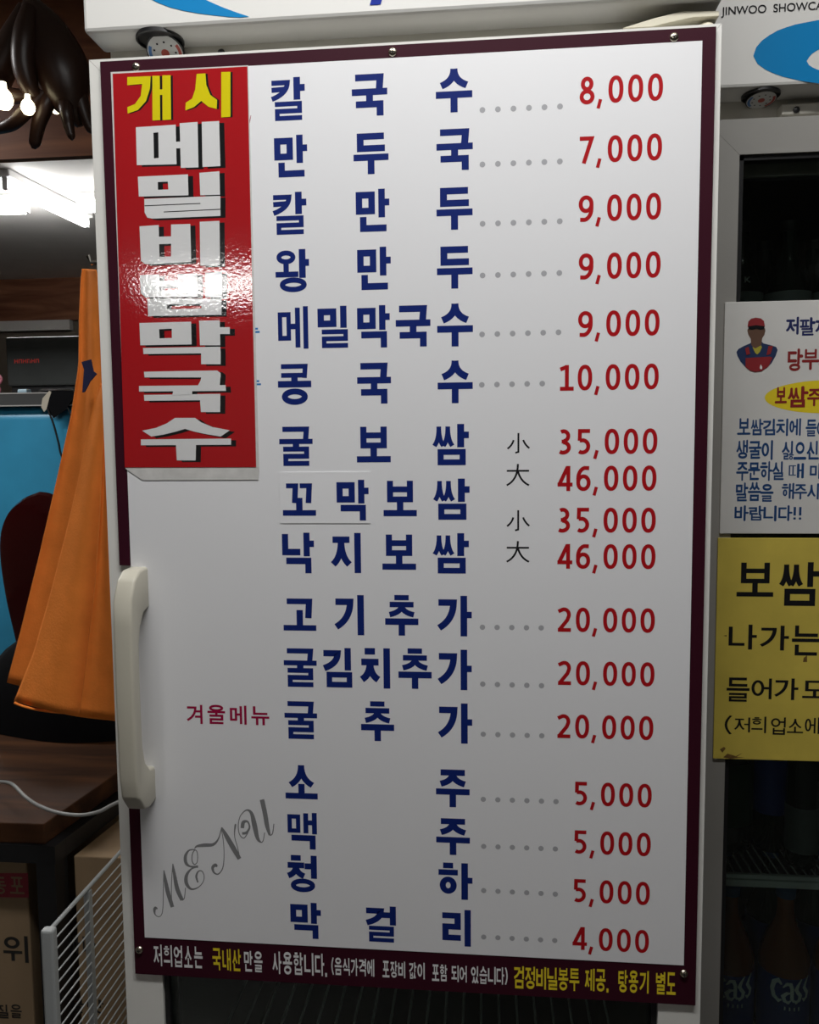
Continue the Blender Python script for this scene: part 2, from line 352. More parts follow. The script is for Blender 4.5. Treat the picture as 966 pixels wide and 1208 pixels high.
def syl(ch, t=17.0):
    c = ord(ch) - 0xAC00
    L = Ls[c // 588]; V = Vs[(c % 588) // 28]; T = Ts[c % 28]
    out = []; h = t/2
    def stem(x, y0, y1, tt=None): out.append(([(x, y0), (x, y1)], False, tt or t))
    def bar(x0, x1, y, tt=None): out.append(([(x0, y), (x1, y)], False, tt or t))
    if V in 'ㅏㅑㅓㅕㅣㅐㅒㅔㅖ':
        yb, ft = (122, 122) if not T else {'ㄹ': (64, 68), 'ㄴ': (82, 79), 'ㅁ': (69, 74), 'ㅇ': (76, 77)}.get(T, (71, 75)); ym = yb*0.47
        ix = 57; ts = t
        if V in 'ㅐㅔㅒㅖ': ix = 42; ts = min(t, 16)
        elif V in 'ㅓㅕ': ix = 60
        iy0, iy1 = (11, 104) if not T else (7, min(yb-3, 72) if L in 'ㅁㅂㅇㄴㄷ' else yb+1)
        if L == 'ㅁ' and not T: iy0, iy1 = 16, 98
        if L in 'ㅎㅊ': iy0 = 0
        if L == 'ㄴ' and T: iy0 = 4
        out += jamo(L, 0, iy0, ix, iy1, t, 'V')
        if V == 'ㅣ': stem(78, 0, yb)
        if V in 'ㅏㅑ':
            stem(77, 0, yb)
            for q in ([ym] if V == 'ㅏ' else [ym-yb*0.13, ym+yb*0.13]): bar(77, 100, q)
        if V in 'ㅓㅕ':
            stem(88, 0, yb)
            for q in ([ym] if V == 'ㅓ' else [ym-yb*0.13, ym+yb*0.15]): bar(58 if L not in 'ㄱㅋ' else 50, 88, q)
        if V in 'ㅐㅒ':
            stem(60, yb*0.03, yb*0.97, ts); stem(88, 0, yb, ts); bar(60, 88, ym, ts)
        if V in 'ㅔㅖ':
            stem(64, yb*0.03, yb*0.97, ts); stem(90, 0, yb, ts); bar(40, 64, ym, ts)
        if T: out += jamo(T, 12, ft, 91, 122, t, 'F')
    elif V in 'ㅗㅛㅜㅠㅡ':
        if not T:
            if V in 'ㅗㅛ':
                out += jamo(L, 11, 8, 89, 76 if L != 'ㅅ' else 82, t, 'H'); yb = 120-h
                for x in ([50] if V == 'ㅗ' else [34, 66]): stem(x, 70 if L not in 'ㄱㄲ' else (48 if L == 'ㄱ' else 58), yb)
                bar(0, 100, yb)
            elif V == 'ㅡ':
                out += jamo(L, 11, 6, 89, 74, t, 'H'); bar(0, 100, 98)
            else:
                bb = 80 if L == 'ㅊ' else 72
                out += jamo(L, 10, 0, 90, 66 if L == 'ㅊ' else 55, t, 'H'); bar(0, 100, bb)
                for x in ([50] if V == 'ㅜ' else [32, 68]): stem(x, bb, 122)
        else:
            ty = 82
            if V in 'ㅗㅛ':
                out += jamo(L, 10, 0, 90, 42 if L != 'ㄱ' else 48, t, 'H')
                for x in ([50] if V == 'ㅗ' else [34, 66]): stem(x, 36, 60)
                bar(0, 100, 60); ty = 73
            elif V == 'ㅡ':
                out += jamo(L, 10, 0, 90, 46, t, 'H'); bar(0, 100, 60); ty = 78
            else:
                tt = min(t, 16) if T == 'ㄹ' else t
                bb = 46 if T == 'ㄹ' else 52
                out += jamo(L, 10, 0, 90, bb-4, tt, 'H'); bar(0, 100, bb, tt)
                for x in ([50] if V == 'ㅜ' else [34, 66]): stem(x, bb, 66 if T == 'ㄹ' else 80)
                ty = 78
                if T == 'ㄹ': ty = 62
            out += jamo(T, 11, ty, 89, 122, t, 'F')
    else:
        yb = 122 if not T else 82
        tt = min(t, 16)
        hv = {'ㅘ': 'ㅗ', 'ㅙ': 'ㅗ', 'ㅚ': 'ㅗ', 'ㅝ': 'ㅜ', 'ㅞ': 'ㅜ', 'ㅟ': 'ㅜ', 'ㅢ': 'ㅡ'}[V]
        k = 1.0 if not T else 0.70
        out += jamo(L, 4, 4*k if T else 6, 60, 60*k, tt, 'H')
        if hv == 'ㅗ': stem(32, 58*k, 96*k, tt); bar(0, 68, 96*k + (4 if T else 0), tt)
        if hv == 'ㅜ': bar(0, 68, 76*k, tt); stem(34, 76*k, 116*k, tt)
        if hv == 'ㅡ': bar(0, 68, 92*k, tt)
        if V in 'ㅘ': stem(80, 0, yb); bar(80, 100, yb*0.47)
        elif V in 'ㅝ': stem(86, 0, yb); bar(64, 86, yb*0.72)
        else: stem(83, 0, yb)
        if T: out += jamo(T, 12, 80, 92, 122, t, 'F')
    return out
def arc(cx, cy, rx, ry, a0, a1, n=14):
    return [(cx+rx*math.cos(math.radians(a0+(a1-a0)*k/n)), cy+ry*math.sin(math.radians(a0+(a1-a0)*k/n))) for k in range(n+1)]
def digit(c, t=15.5):
    h = t/2; W = 57; H = 100
    S = lambda p, cl=False: (p, cl, t)
    if c == '0': return [S(ell(W/2, 50, W/2-h, 50-h, 40, 2.25), True)]
    if c == '1': return [S([(32, 0), (32, 100)]), S([(6, 17), (32, 7)]), S([(5, 100-h), (59, 100-h)])]
    if c == '2': return [S([(4, 17)] + arc(27, 30, 27-h+0.5, 30-h, -120, 15, 12) + [(40, 52), (10, 90)]), S([(2, 100-h), (55, 100-h)])]
    if c == '3': return [S(arc(22, 27, 26-h, 27-h, -125, 88, 14)), S(arc(20, 72, 31-h, 28-h, -88, 125, 14)), S([(14, 48.5), (28, 48.5)])]
    if c == '4': return [S([(43, 0), (43, 100)]), S([(0, 74), (60, 74)]), S([(40, 4), (8, 72)])]
    if c == '5': return [S([(52, h), (12, h), (11, 46)]), S([(11, 45)] + arc(22, 68, 31-h, 32-h, -80, 125, 16))]
    if c == '6': return [S(ell(W/2, 67, W/2-h, 33-h, 32, 2.1), True), S([(51, 9)] + arc(38, 50, 38-h, 50-h, -100, -180, 10) + [(h, 64)])]
    if c == '7': return [S([(2, h), (48, h), (18, 100)])]
    if c == '8': return [S(ell(W/2, 26, 24-h, 26-h+1, 32), True), S(ell(W/2, 73, W/2-h, 27-h+1, 32), True)]
    if c == '9': return [S(ell(W/2, 33, W/2-h, 33-h, 32, 2.1), True), S([(6, 91)] + arc(19, 50, 38-h, 50-h, 80, 0, 10) + [(W-h, 36)])]
    if c == ',': return [([(13, 84), (4, 118)], False, 13)]
    return []
def text_strokes(c, t):
    if c in '0123456789,': return digit(c)
    if c == '!': return [([(10, 5), (10, 78)], False, t), ([(10, 96), (10, 114)], False, t)]
    if c == '.': return [([(2, 108), (2+t, 108)], False, t)]
    if c == '(': return [(quad((22, -4), (-8, 60), (22, 126)), False, t*0.8)]
    if c == ')': return [(quad((0, -4), (30, 60), (0, 126)), False, t*0.8)]
    if c == '小': return [([(50, 0), (50, 92), (36, 96)], False, t), (quad((28, 34), (22, 60), (0, 76)), False, t), (quad((72, 34), (80, 58), (100, 74)), False, t)]
    if c == '大': return [([(2, 32), (98, 32)], False, t), (quad((50, 0), (50, 74), (2, 100)), False, t), (quad((50, 34), (62, 82), (98, 100)), False, t)]
    return syl(c, t)
def strip(pts, t, closed):
    """2D polyline -> list of quads; t may be a list of widths"""
    n = len(pts); Lp = []; Rp = []
    tw = t if hasattr(t, '__len__') else [t]*n
    P = [Vector((p[0], p[1])) for p in pts]
    for k in range(n):
        a = P[k-1] if (k > 0 or closed) else None; b = P[(k+1) % n] if (k < n-1 or closed) else None
        d0 = (P[k]-a).normalized() if a is not None else None; d1 = (b-P[k]).normalized() if b is not None else None
        if d0 is None: d0 = d1
        if d1 is None: d1 = d0
        n0 = Vector((-d0.y, d0.x)); n1 = Vector((-d1.y, d1.x)); m = n0+n1
        if m.length < 1e-6: m = n0
        m.normalize(); s = 1/max(0.45, m.dot(n0))
        Lp.append(P[k]+m*tw[k]/2*s); Rp.append(P[k]-m*tw[k]/2*s)
    q = []
    for k in range(n if closed else n-1):
        j = (k+1) % n; q.append((Lp[k], Lp[j], Rp[j], Rp[k]))
    return q
class Print:
    """flat printing on the plane y = const, in wall units; each stroke a hair above the last so none coincide"""
    def __init__(s, y): s.y = y; s.mb = MB(); s.k = 0
    def lift(s): s.k += 1; return s.y - (s.k % 40) * 4e-6
    def pix(s, pts):
        y = s.lift(); s.mb.poly([at(u, v, y) for u, v in pts])
    def quads(s, qs, f):
        y = s.lift()
        for q in qs: s.mb.poly([(f(p)[0], y, f(p)[1]) for p in q])
    def glyph(s, strokes, x0, y0, x1, y1, rnd=False, jit=0.0, keep=None):
        """fit a glyph's own extent to an image box that lies on the plane"""
        allq = [strip(*((p, t, c))) for p, c, t in strokes]
        xs = [p.x for q in allq for r in q for p in r]; ys = [p.y for q in allq for r in q for p in r]
        gx0, gx1, gy0, gy1 = min(xs), max(xs), min(ys), max(ys)
        if keep: gx0, gx1, gy0, gy1 = keep
        uc, vc = (x0+x1)/2, (y0+y1)/2
        c = at(uc, vc, s.y); e = 4.0
        du = (at(uc+e, vc, s.y) - at(uc-e, vc, s.y)) / (2*e); dv = (at(uc, vc+e, s.y) - at(uc, vc-e, s.y)) / (2*e)
        det = du.x*dv.z - du.z*dv.x
        # pixels per metre
        ux, uz, vx, vz = dv.z/det, -dv.x/det, -du.z/det, du.x/det
        A = [[abs(ux), abs(uz)], [abs(vx), abs(vz)]]; w_, h_ = x1-x0, y1-y0
        D = A[0][0]*A[1][1]-A[0][1]*A[1][0]
        wm = (w_*A[1][1]-A[0][1]*h_)/D; hm = (A[0][0]*h_-A[1][0]*w_)/D
        sx = wm/(gx1-gx0); sz = hm/(gy1-gy0)
        jx, jy = random.uniform(-jit, jit), random.uniform(-jit, jit)
        f = lambda p: (c.x + (p.x+jx-(gx0+gx1)/2)*sx, c.z - (p.y+jy-(gy0+gy1)/2)*sz)
        for (p, cl, t), q in zip(strokes, allq):
            s.quads(q, f)
            if rnd and not cl:
                for e_ in (p[0], p[-1]) + tuple(p[1:-1] if len(p) < 6 else ()):
                    y = s.lift(); s.mb.poly([(f(Vector(g))[0], y, f(Vector(g))[1]) for g in ell(e_[0], e_[1], t/2, t/2, 14)])
    def word(s, txt, a, b, h, t=14, gap=0.06, narrow='.,()!', **kw):
        """a,b: image points at mid height of the start and end of the word"""
        ws = [0.38 if ch in narrow else 1.0 for ch in txt]; tot = sum(ws)
        pos = 0
        for ch, w_ in zip(txt, ws):
            f0 = (pos+w_*gap)/tot; f1 = (pos+w_*(1-gap))/tot; pos += w_
            if ch == ' ': continue
            x0 = a[0]+(b[0]-a[0])*f0; x1 = a[0]+(b[0]-a[0])*f1; fm = (f0+f1)/2; yc = a[1]+(b[1]-a[1])*fm
            hh = h; 
            if ch == '!': s.glyph(text_strokes(ch, t), x0, yc-hh/2, x1, yc+hh/2, keep=(-6, 26, 0, 122)); continue
            if ch in '.,': s.glyph([([(0, 0), (0, 10)], False, 10)], x0, yc+h*0.34, x0+(x1-x0)*0.55, yc+h*0.52); continue
            s.glyph(text_strokes(ch, t), x0, yc-hh/2, x1, yc+hh/2, **kw)
    def disc(s, u, v, r_m, n=18):
        c = at(u, v, s.y); y = s.lift()
        s.mb.poly([(c.x+r_m*math.cos(2*math.pi*k/n), y, c.z+r_m*math.sin(2*math.pi*k/n)) for k in range(n)])
    def build(s, name, mat, parent=None): return s.mb.build(name, mat, parent, fixn=False)

# ================================================================== SETTING
def slab(name, a, b, mat):
    m = MB(); m.box(a, b); o = m.build(name, mat); return struct(o)
slab('floor', (-4.5, -6.2, -0.1), (4.0, 4.7, 0.0), M['floor'])
slab('ceiling', (-4.5, -6.2, CEIL), (4.0, 4.7, CEIL+0.1), M['ceiling'])
slab('wall_left', (-4.6, -6.2, 0), (-4.5, 4.7, CEIL), M['wall'])
slab('wall_right', (4.0, -6.2, 0), (4.1, 4.7, CEIL), M['wall'])
slab('wall_front', (-4.5, -6.3, 0), (4.0, -6.2, CEIL), M['wall'])
slab('wall_back', (-4.5, 4.7, 0), (4.0, 4.8, CEIL), M['wall'])
# wooden fascia across the far wall, and the wooden bulkhead nearer
zf = at(50, 378, 4.66).z
slab('trim_1', (-4.5, 4.66, zf), (4.0, 4.7, CEIL), M['wood_wall'])
zb = at(50, 186, 1.2).z
slab('trim_2', (-4.5, 1.2, zb), (-0.35, 1.225, CEIL), M['wood_dark'])
slab('trim_3', (-4.5, 4.65, zf-0.07), (at(82, 384, 4.65).x, 4.7, zf), M['counter_edge'])
# partition the refrigerators back on to
slab('wall_partition', (0.05, 0.95, 0), (4.0, 1.05, CEIL), M['wall'])

# ================================================================== REFRIGERATORS
ZH = 1.752           # underside of both name panels
def fridge(root, x0, x1, yf, ztop, zdoor, bar_w, frame_mat):
    """cabinet, liner, name panel, door with frame, glass and gasket; yf = front of the door frame"""
    yc = yf + 0.046; yb = yf + 0.66
    m = MB()
    m.box((x0+0.004, yc, 0.10), (x0+0.045, yb, ztop-0.01)); m.box((x1-0.045, yc, 0.10), (x1-0.004, yb, ztop-0.01))
    m.box((x0+0.045, yb-0.04, 0.10), (x1-0.045, yb, ztop-0.01)); m.box((x0+0.045, yc, 0.10), (x1-0.045, yb-0.04, 0.30))
    m.box((x0+0.045, yc, zdoor-0.06), (x1-0.045, yb-0.04, ztop-0.01))
    m.build('cabinet', M['fridge_shade'], root)
    m = MB()
    a = 0.0455
    m.box((x0+a, yc+0.004, 0.3005), (x0+a+0.004, yb-0.041, zdoor-0.0605)); m.box((x1-a-0.004, yc+0.004, 0.3005), (x1-a, yb-0.041, zdoor-0.0605))
    m.box((x0+a+0.004, yb-0.045, 0.3005), (x1-a-0.004, yb-0.041, zdoor-0.0605))
    m.box((x0+a+0.004, yc+0.004, zdoor-0.0645), (x1-a-0.004, yb-0.045, zdoor-0.0605))
    m.box((x0+a+0.004, yc+0.004, 0.3005), (x1-a-0.004, yb-0.045, 0.3045))
    m.build('liner', M['liner'], root)
    m = MB(); yh = yf - 0.004
    m.box((x0-0.003, yh, ZH), (x1+0.003, yc-0.0005, ztop)); h = m.build('name_panel', M['fridge_white'], root, bevel=0.004)
    for sx in (x0+0.05, x1-0.05):
        for sy in (yc+0.05, yb-0.06):
            m = MB(); m.lathe((sx, sy, 0.0), [(0.018, 0), (0.02, 0.01), (0.012, 0.02), (0.012, 0.1)], 16); m.build('foot', M['black'], root, smooth=True)
    # door
    zd0 = 0.14; yd = yc - 0.006; b = bar_w
    m = MB()
    def bar4(o0, i0):   # four mitred bars
        (ax, az, bx, bz), (cx, cz, dx, dz) = o0, i0
        for q in ([(ax, az), (bx, az), (dx, cz), (cx, cz)], [(bx, az), (bx, bz), (dx, dz), (dx, cz)], [(bx, bz), (ax, bz), (cx, dz), (dx, dz)], [(ax, bz), (ax, az), (cx, cz), (cx, dz)]):
            c = Vector((sum(p[0] for p in q)/4, 0, sum(p[1] for p in q)/4))
            pts = [Vector((p[0], yf, p[1])) for p in q]
            pts = [p + Vector((c.x-p.x, 0, c.z-p.z)).normalized()*0.0002 for p in pts]
            m.prism(pts, (0, yd-yf, 0))
    bar4((x0, zd0, x1, zdoor), (x0+b, zd0+b, x1-b, zdoor-b))
    door = m.build('door', M[frame_mat], root)
    m = MB(); m.box((x0+b-0.004, yf+0.010, zd0+b-0.004), (x1-b+0.004, yf+0.016, zdoor-b+0.004)); m.build('glass_pane', M['glass'], door)
    m = MB()
    for s_ in (0, 1):
        xx = x0+b+0.0005 if s_ == 0 else x1-b-0.0065
        m.box((xx, yf+0.004, zd0+b), (xx+0.006, yf+0.010, zdoor-b))
    m.box((x0+b, yf+0.004, zdoor-b-0.0065), (x1-b, yf+0.010, zdoor-b-0.0005)); m.box((x0+b, yf+0.004, zd0+b+0.0005), (x1-b, yf+0.010, zd0+b+0.0065))
    m.build('gasket', M['black'], door)
    return door, h
def thermometer(root, c, r, ax, drop=0.42):
    """round black cup let into the underside of the name panel with a tilted dial inside its back half"""
    c = Vector(c); up = Vector((0, 0, -1))
    m = MB(); m.lathe((c.x, c.y, ZH+0.0012), [(r*0.9, -0.0010), (r*1.03, 0.0), (r*1.03, 0.004), (r*0.96, 0.0045), (r*0.93, 0.002), (0.001, 0.0018)], 32, up)
    t = m.build('thermometer', M['black'], root, smooth=True)
    ax = Vector(ax).normalized(); d = c + Vector((0.003, r*0.30, -r*0.42)); d.z = ZH - r*drop
    m = MB(); m.lathe(d, [(r*0.5, -0.010), (r*0.80, -0.004), (r*0.84, 0.0), (r*0.84, 0.0015), (r*0.79, 0.0015)], 28, ax); b = m.build('dial_rim', M['black'], t, smooth=True)
    m = MB(); m.lathe(d, [(r*0.78, 0.0012), (r*0.78, 0.0018)], 28, ax); m.build('dial', M['dial'], t)
    X = Vector((1, 0, 0)); X = (X-ax*X.dot(ax)).normalized(); Y = ax.cross(X)
    m = MB(); m.lathe(d, [(r*0.18, 0.0018), (r*0.18, 0.0023)], 16, ax); m.build('dial_hub', M['dial_red'], t)
    for a0, a1, mm in ((-1.0, 0.5, 'dial_red'), (2.6, 4.0, 'dial_blue')):
        m = MB(); n = 10
        for k in range(n):
            p = [a0+(a1-a0)*k/n, a0+(a1-a0)*(k+1)/n]
            m.poly([d+ax*0.0020+(X*math.cos(a)+Y*math.sin(a))*rr for a, rr in ((p[0], r*0.60), (p[1], r*0.60), (p[1], r*0.74), (p[0], r*0.74))])
        m.build('dial_scale', M[mm], t, fixn=False)
    m = MB()
    for k in range(9):
        a = k*2*math.pi/9; m.poly([d+ax*0.0021+(X*math.cos(a)+Y*math.sin(a))*r*.48+X*dx*r*.04+Y*dy*r*.04 for dx, dy in ((-1, -1), (1, -1), (1, 1), (-1, 1))])
    m.build('dial_ticks', M['black_print'], t, fixn=False)

# ---- middle refrigerator, the one with the menu
DX0 = at(105, 73, 0.004).x; DX1 = 0.6665; DZ = 1.7245
f1 = thing('refrigerator', ((DX0+DX1)/2, 0.33, 0.0), 'white upright glass-door refrigerator behind the big menu board, with cream handle', 'refrigerator')
door1, head1 = fridge(f1, DX0, DX1, 0.004, 2.02, DZ, 0.047, 'alu')
thermometer(f1, (at(188, 48, 0.022).x, 0.0245, ZH), 0.0255, (0.02, -0.62, -0.78))
m = MB(); p = at(258, 58, 0.035); m.lathe((p.x, 0.0485, p.z), [(0.004, -0.004), (0.004, -0.0025)], 14, (0, -1, 0)); m.lathe((p.x, 0.0495, p.z), [(0.0045, 0.0), (0.0045, 0.006), (0.002, 0.008)], 14, (0, -1, 0)); m.build('lock_plug', M['black'], f1)
# cream hinge bracket between door top and name panel
y = 0.012
m = MB(); out = [at(u, v, y) for u, v in ((735, 33), (770, 22), (806, 13), (848, 13), (848, 18.5), (818, 20), (790, 26), (770, 31))]
out = [Vector((p.x, y, max(p.z, DZ+0.0008))) for p in out]
m.prism(out, (0, 0.026, 0)); br = m.build('hinge_bracket', M['bracket'], f1)
m = MB(); p = at(834, 26, 0.02); m.lathe((p.x, 0.024, DZ+0.0003), [(0.011, 0), (0.011, 0.004), (0.007, 0.009), (0.002, 0.010)], 20); m.build('hinge_pin', M['bracket'], br, smooth=True)
# handle: C-shaped grip standing off the door frame
hx0, hx1 = 0.0120, 0.0340
ztp = at(140, 671, -0.018).z; zbt = at(140, 957, -0.028).z; zi1 = at(146, 722, -0.02).z; zi0 = at(150, 906, -0.02).z
def arcs(pts): return pts
prof = [(0.0038, ztp), (-0.020, ztp-0.001), (-0.034, ztp-0.010), (-0.046, ztp-0.032), (-0.048, ztp-0.060), (-0.049, (ztp+zbt)/2), (-0.048, zbt+0.050), (-0.044, zbt+0.022), (-0.030, zbt+0.004), (-0.016, zbt), (0.0038, zbt+0.002),
        (0.0038, zi0-0.006), (-0.012, zi0-0.003), (-0.024, zi0+0.010), (-0.029, zi0+0.030), (-0.030, (ztp+zbt)/2), (-0.029, zi1-0.036), (-0.024, zi1-0.016), (-0.014, zi1-0.002), (0.0038, zi1+0.002)]
m = MB(); m.prism([(hx0, y, z) for y, z in prof], (hx1-hx0, 0, 0))
m.build('handle', M['cream'], door1, bevel=0.0035, segs=3, smooth=True)
# wire shelf seen dimly under the board, inside the middle refrigerator
for zz in (0.47, 1.02):
    m = MB(); m.tube([(DX0+0.056, 0.13, zz), (DX1-0.056, 0.13, zz)], 0.005, 8); m.tube([(DX0+0.056, 0.58, zz), (DX1-0.056, 0.58, zz)], 0.004, 8)
    for k in range(22):
        x = DX0+0.07+k*(DX1-DX0-0.14)/21; m.tube([(x, 0.13, zz+0.004), (x, 0.58, zz+0.004)], 0.0018, 6)
    m.build('wire_shelf', M['shelf_wire'], f1, smooth=True)
# logo on its name panel (the lower part of a blue oval and the foot of a letter)
yh = -0.0004
P = Print(yh)
outer = [(178, -1), (186, 3), (200, 8.5), (216, 12.5), (234, 15.8), (252, 18), (270, 20), (283, 20.6), (294, 19.6)]
inner = [(294, 19.6), (280, 15), (265, 9.5), (252, 4), (241, -1)]
up = [(226, -10), (205, -26), (190, -46), (196, -66), (170, -58), (158, -42), (160, -22), (168, -8)]
P.pix(outer + inner + up); P.build('logo_oval', M['logo_blue'], f1)
P = Print(yh-0.0001); P.pix([(436, 6), (449, 5.2), (462, -40), (449, -40)]); P.build('logo_letter', M['logo_navy'], f1)

# ---- right-hand refrigerator, set further back
YR = 0.232
RX0 = at(822, 600, YR).x; RX1 = RX0 + 0.66
f2 = thing('refrigerator', ((RX0+RX1)/2, YR+0.33, 0.0), 'grey drinks refrigerator on the right with dark glass door and pasted notices', 'refrigerator')
zd2 = at(900, 139, YR).z
ztop2 = at(900, 0, YR-0.004).z
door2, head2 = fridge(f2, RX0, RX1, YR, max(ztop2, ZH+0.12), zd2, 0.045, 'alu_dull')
thermometer(f2, (at(897, 122, YR+0.022).x, YR+0.022, ZH), 0.0235, (0.02, -0.20, -0.98), 0.12)
m = MB(); a = at(921, 124, YR+0.03); b_ = at(966, 135, YR+0.03); m.box((a.x, YR+0.026, b_.z), (a.x+0.12, YR+0.0455, a.z)); cl = m.build('latch_plate', M['fridge_shade'], f2, bevel=0.002)
m = MB(); p = at(939, 130, YR+0.026); m.lathe((p.x, YR+0.0258, p.z), [(0.0042, 0), (0.0042, 0.002), (0.002, 0.003)], 14, (0, -1, 0)); m.build('screw', M['black'], cl, smooth=True)
yh2 = YR-0.0044
P = Print(yh2)
oc = [(888.5, 66), (889.5, 60), (894, 52), (903, 44), (917, 36), (935, 29.5), (952, 26), (975, 22), (1010, 19), (1050, 20), (1090, 30), (1112, 48), (1118, 66), (1110, 84), (1085, 97), (1050, 103), (1010, 103), (966, 98.5), (945, 95.5), (925, 91), (908, 85), (896, 78), (890.5, 72)]
ic = [(951.5, 72), (956, 64.5), (966, 58), (985, 52), (1010, 49), (1040, 50), (1060, 56), (1070, 66), (1064, 76), (1045, 84), (1012, 87), (985, 86), (966, 83), (955, 78)]
# ring as a fan of quads
n = 48
def resamp(pts, n):
    P_ = [Vector((a, b)) for a, b in pts] + [Vector(pts[0])]; Lc = [0]
    for k in range(1, len(P_)): Lc.append(Lc[-1]+(P_[k]-P_[k-1]).length)
    o = []
    for k in range(n):
        d = Lc[-1]*k/n; j = max(i for i in range(len(Lc)-1) if Lc[i] <= d); f = (d-Lc[j])/(Lc[j+1]-Lc[j]); o.append(P_[j].lerp(P_[j+1], f))
    return o
A, B = resamp(oc, n), resamp(ic, n); yy = P.lift()
for k in range(n):
    j = (k+1) % n; P.mb.poly([at(A[k].x, A[k].y, yy), at(A[j].x, A[j].y, yy), at(B[j].x, B[j].y, yy), at(B[k].x, B[k].y, yy)])
P.build('logo_oval', M['logo_blue'], f2)
def latin(txt, y, a, height, mat, name, parent, width=None, shear=0.0):
    cu = bpy.data.curves.new('t', 'FONT'); cu.body = txt; cu.size = 1.0; cu.offset = 0.012; o = bpy.data.objects.new('t', cu); COL.objects.link(o)
    bpy.context.view_layer.update()
    me = o.evaluated_get(bpy.context.evaluated_depsgraph_get()).to_mesh()
    vs = [v.co.copy() for v in me.vertices]; fs = [tuple(p.vertices) for p in me.polygons]
    bpy.data.objects.remove(o); bpy.data.curves.remove(cu)
    x0 = min(v.x for v in vs); x1 = max(v.x for v in vs); y0 = min(v.y for v in vs); y1 = max(v.y for v in vs)
    s = height/(y1-y0); sx = width/(x1-x0) if width else s
    m = MB(); m.v = [(a.x+(v.x-x0)*sx+shear*(v.y-y0)*s, y, a.z+(v.y-y0)*s) for v in vs]; m.f = fs
    return m.build(name, mat, parent, fixn=False)
a = at(850.5, 21.2, yh2)
latin('JINWOO  SHOWCASE', yh2-0.0001, a, (at(850, 8.5, yh2).z-a.z), M['black_print'], 'maker_lettering', f2, width=0.139)
# dark air vent slots inside, wire shelves
m = MB()
for k in range(10):
    p = at(905+k*15, 212, YR+0.30); m.prism([(p.x, YR+0.598, p.z-0.02), (p.x+0.014, YR+0.598, p.z-0.02), (p.x+0.034, YR+0.598, p.z+0.02), (p.x+0.020, YR+0.598, p.z+0.02)], (0, 0.004, 0))
m.build('air_vent', M['vent'], f2)
SH_Y0 = YR+0.075; SH_Y1 = YR+0.56
zs_low = at(900, 1033, SH_Y0).z
SHELF = [zs_low, zs_low+0.335, at(900, 385, SH_Y0).z-0.0]
SHELF[2] = at(930, 352, SH_Y0).z - 0.155
SHELF.append(zs_low-0.335)
for zz in SHELF:
    m = MB(); xa, xb = RX0+0.053, RX1-0.053
    m.box((xa, SH_Y0-0.004, zz-0.016), (xb, SH_Y0+0.004, zz-0.006)); m.box((xa, SH_Y0-0.003, zz-0.004), (xb, SH_Y0+0.003, zz+0.002)); m.box((xa, SH_Y1-0.004, zz-0.012), (xb, SH_Y1+0.004, zz-0.004)); m.box((xa-0.003, SH_Y0-0.004, zz-0.012), (xa, SH_Y1+0.004, zz-0.004)); m.box((xb, SH_Y0-0.004, zz-0.012), (xb+0.003, SH_Y1+0.004, zz-0.004))
    sh = m.build('wire_shelf', M['shelf_wire'], f2)
    m = MB()
    for k in range(42):
        x = xa+0.008+k*(xb-xa-0.016)/41; m.tube([(x, SH_Y0, zz-0.002), (x, SH_Y1, zz-0.002)], 0.0013, 6)
    m.build('shelf_wires', M['shelf_wire'], sh)

# ---- bottles in the right-hand refrigerator
def bottle(name, x, y, z, R, Hh, body, label, cap, l0, l1, lab, cat, group, mark=None, neck=0.34):
    t = thing(name, (x, y, z), lab, cat, group)
    c = (x, y, z+0.0004)
    rn = R*neck
    pr = [(R*0.80, 0), (R, 0.008), (R, Hh*0.55), (R*0.96, Hh*0.62), (R*0.72, Hh*0.72), (rn*1.15, Hh*0.82), (rn, Hh*0.88), (rn, Hh*0.955)]
    m = MB(); m.lathe(c, pr, 28); m.build('body', body, t, smooth=True)
    m = MB(); m.lathe(c, [(rn*1.12, Hh*0.945), (rn*1.2, Hh*0.95), (rn*1.2, Hh*0.995), (rn*1.05, Hh)], 20); m.build('cap', cap, t, smooth=True)
    m = MB(); m.lathe(c, [(R*1.002, Hh*l0), (R*1.012, Hh*l0), (R*1.012, Hh*l1), (R*1.002, Hh*l1)], 32); lb = m.build('label', label, t, smooth=True)
    if mark: mark(lb, x, y, z, R*1.02, Hh)
    return t
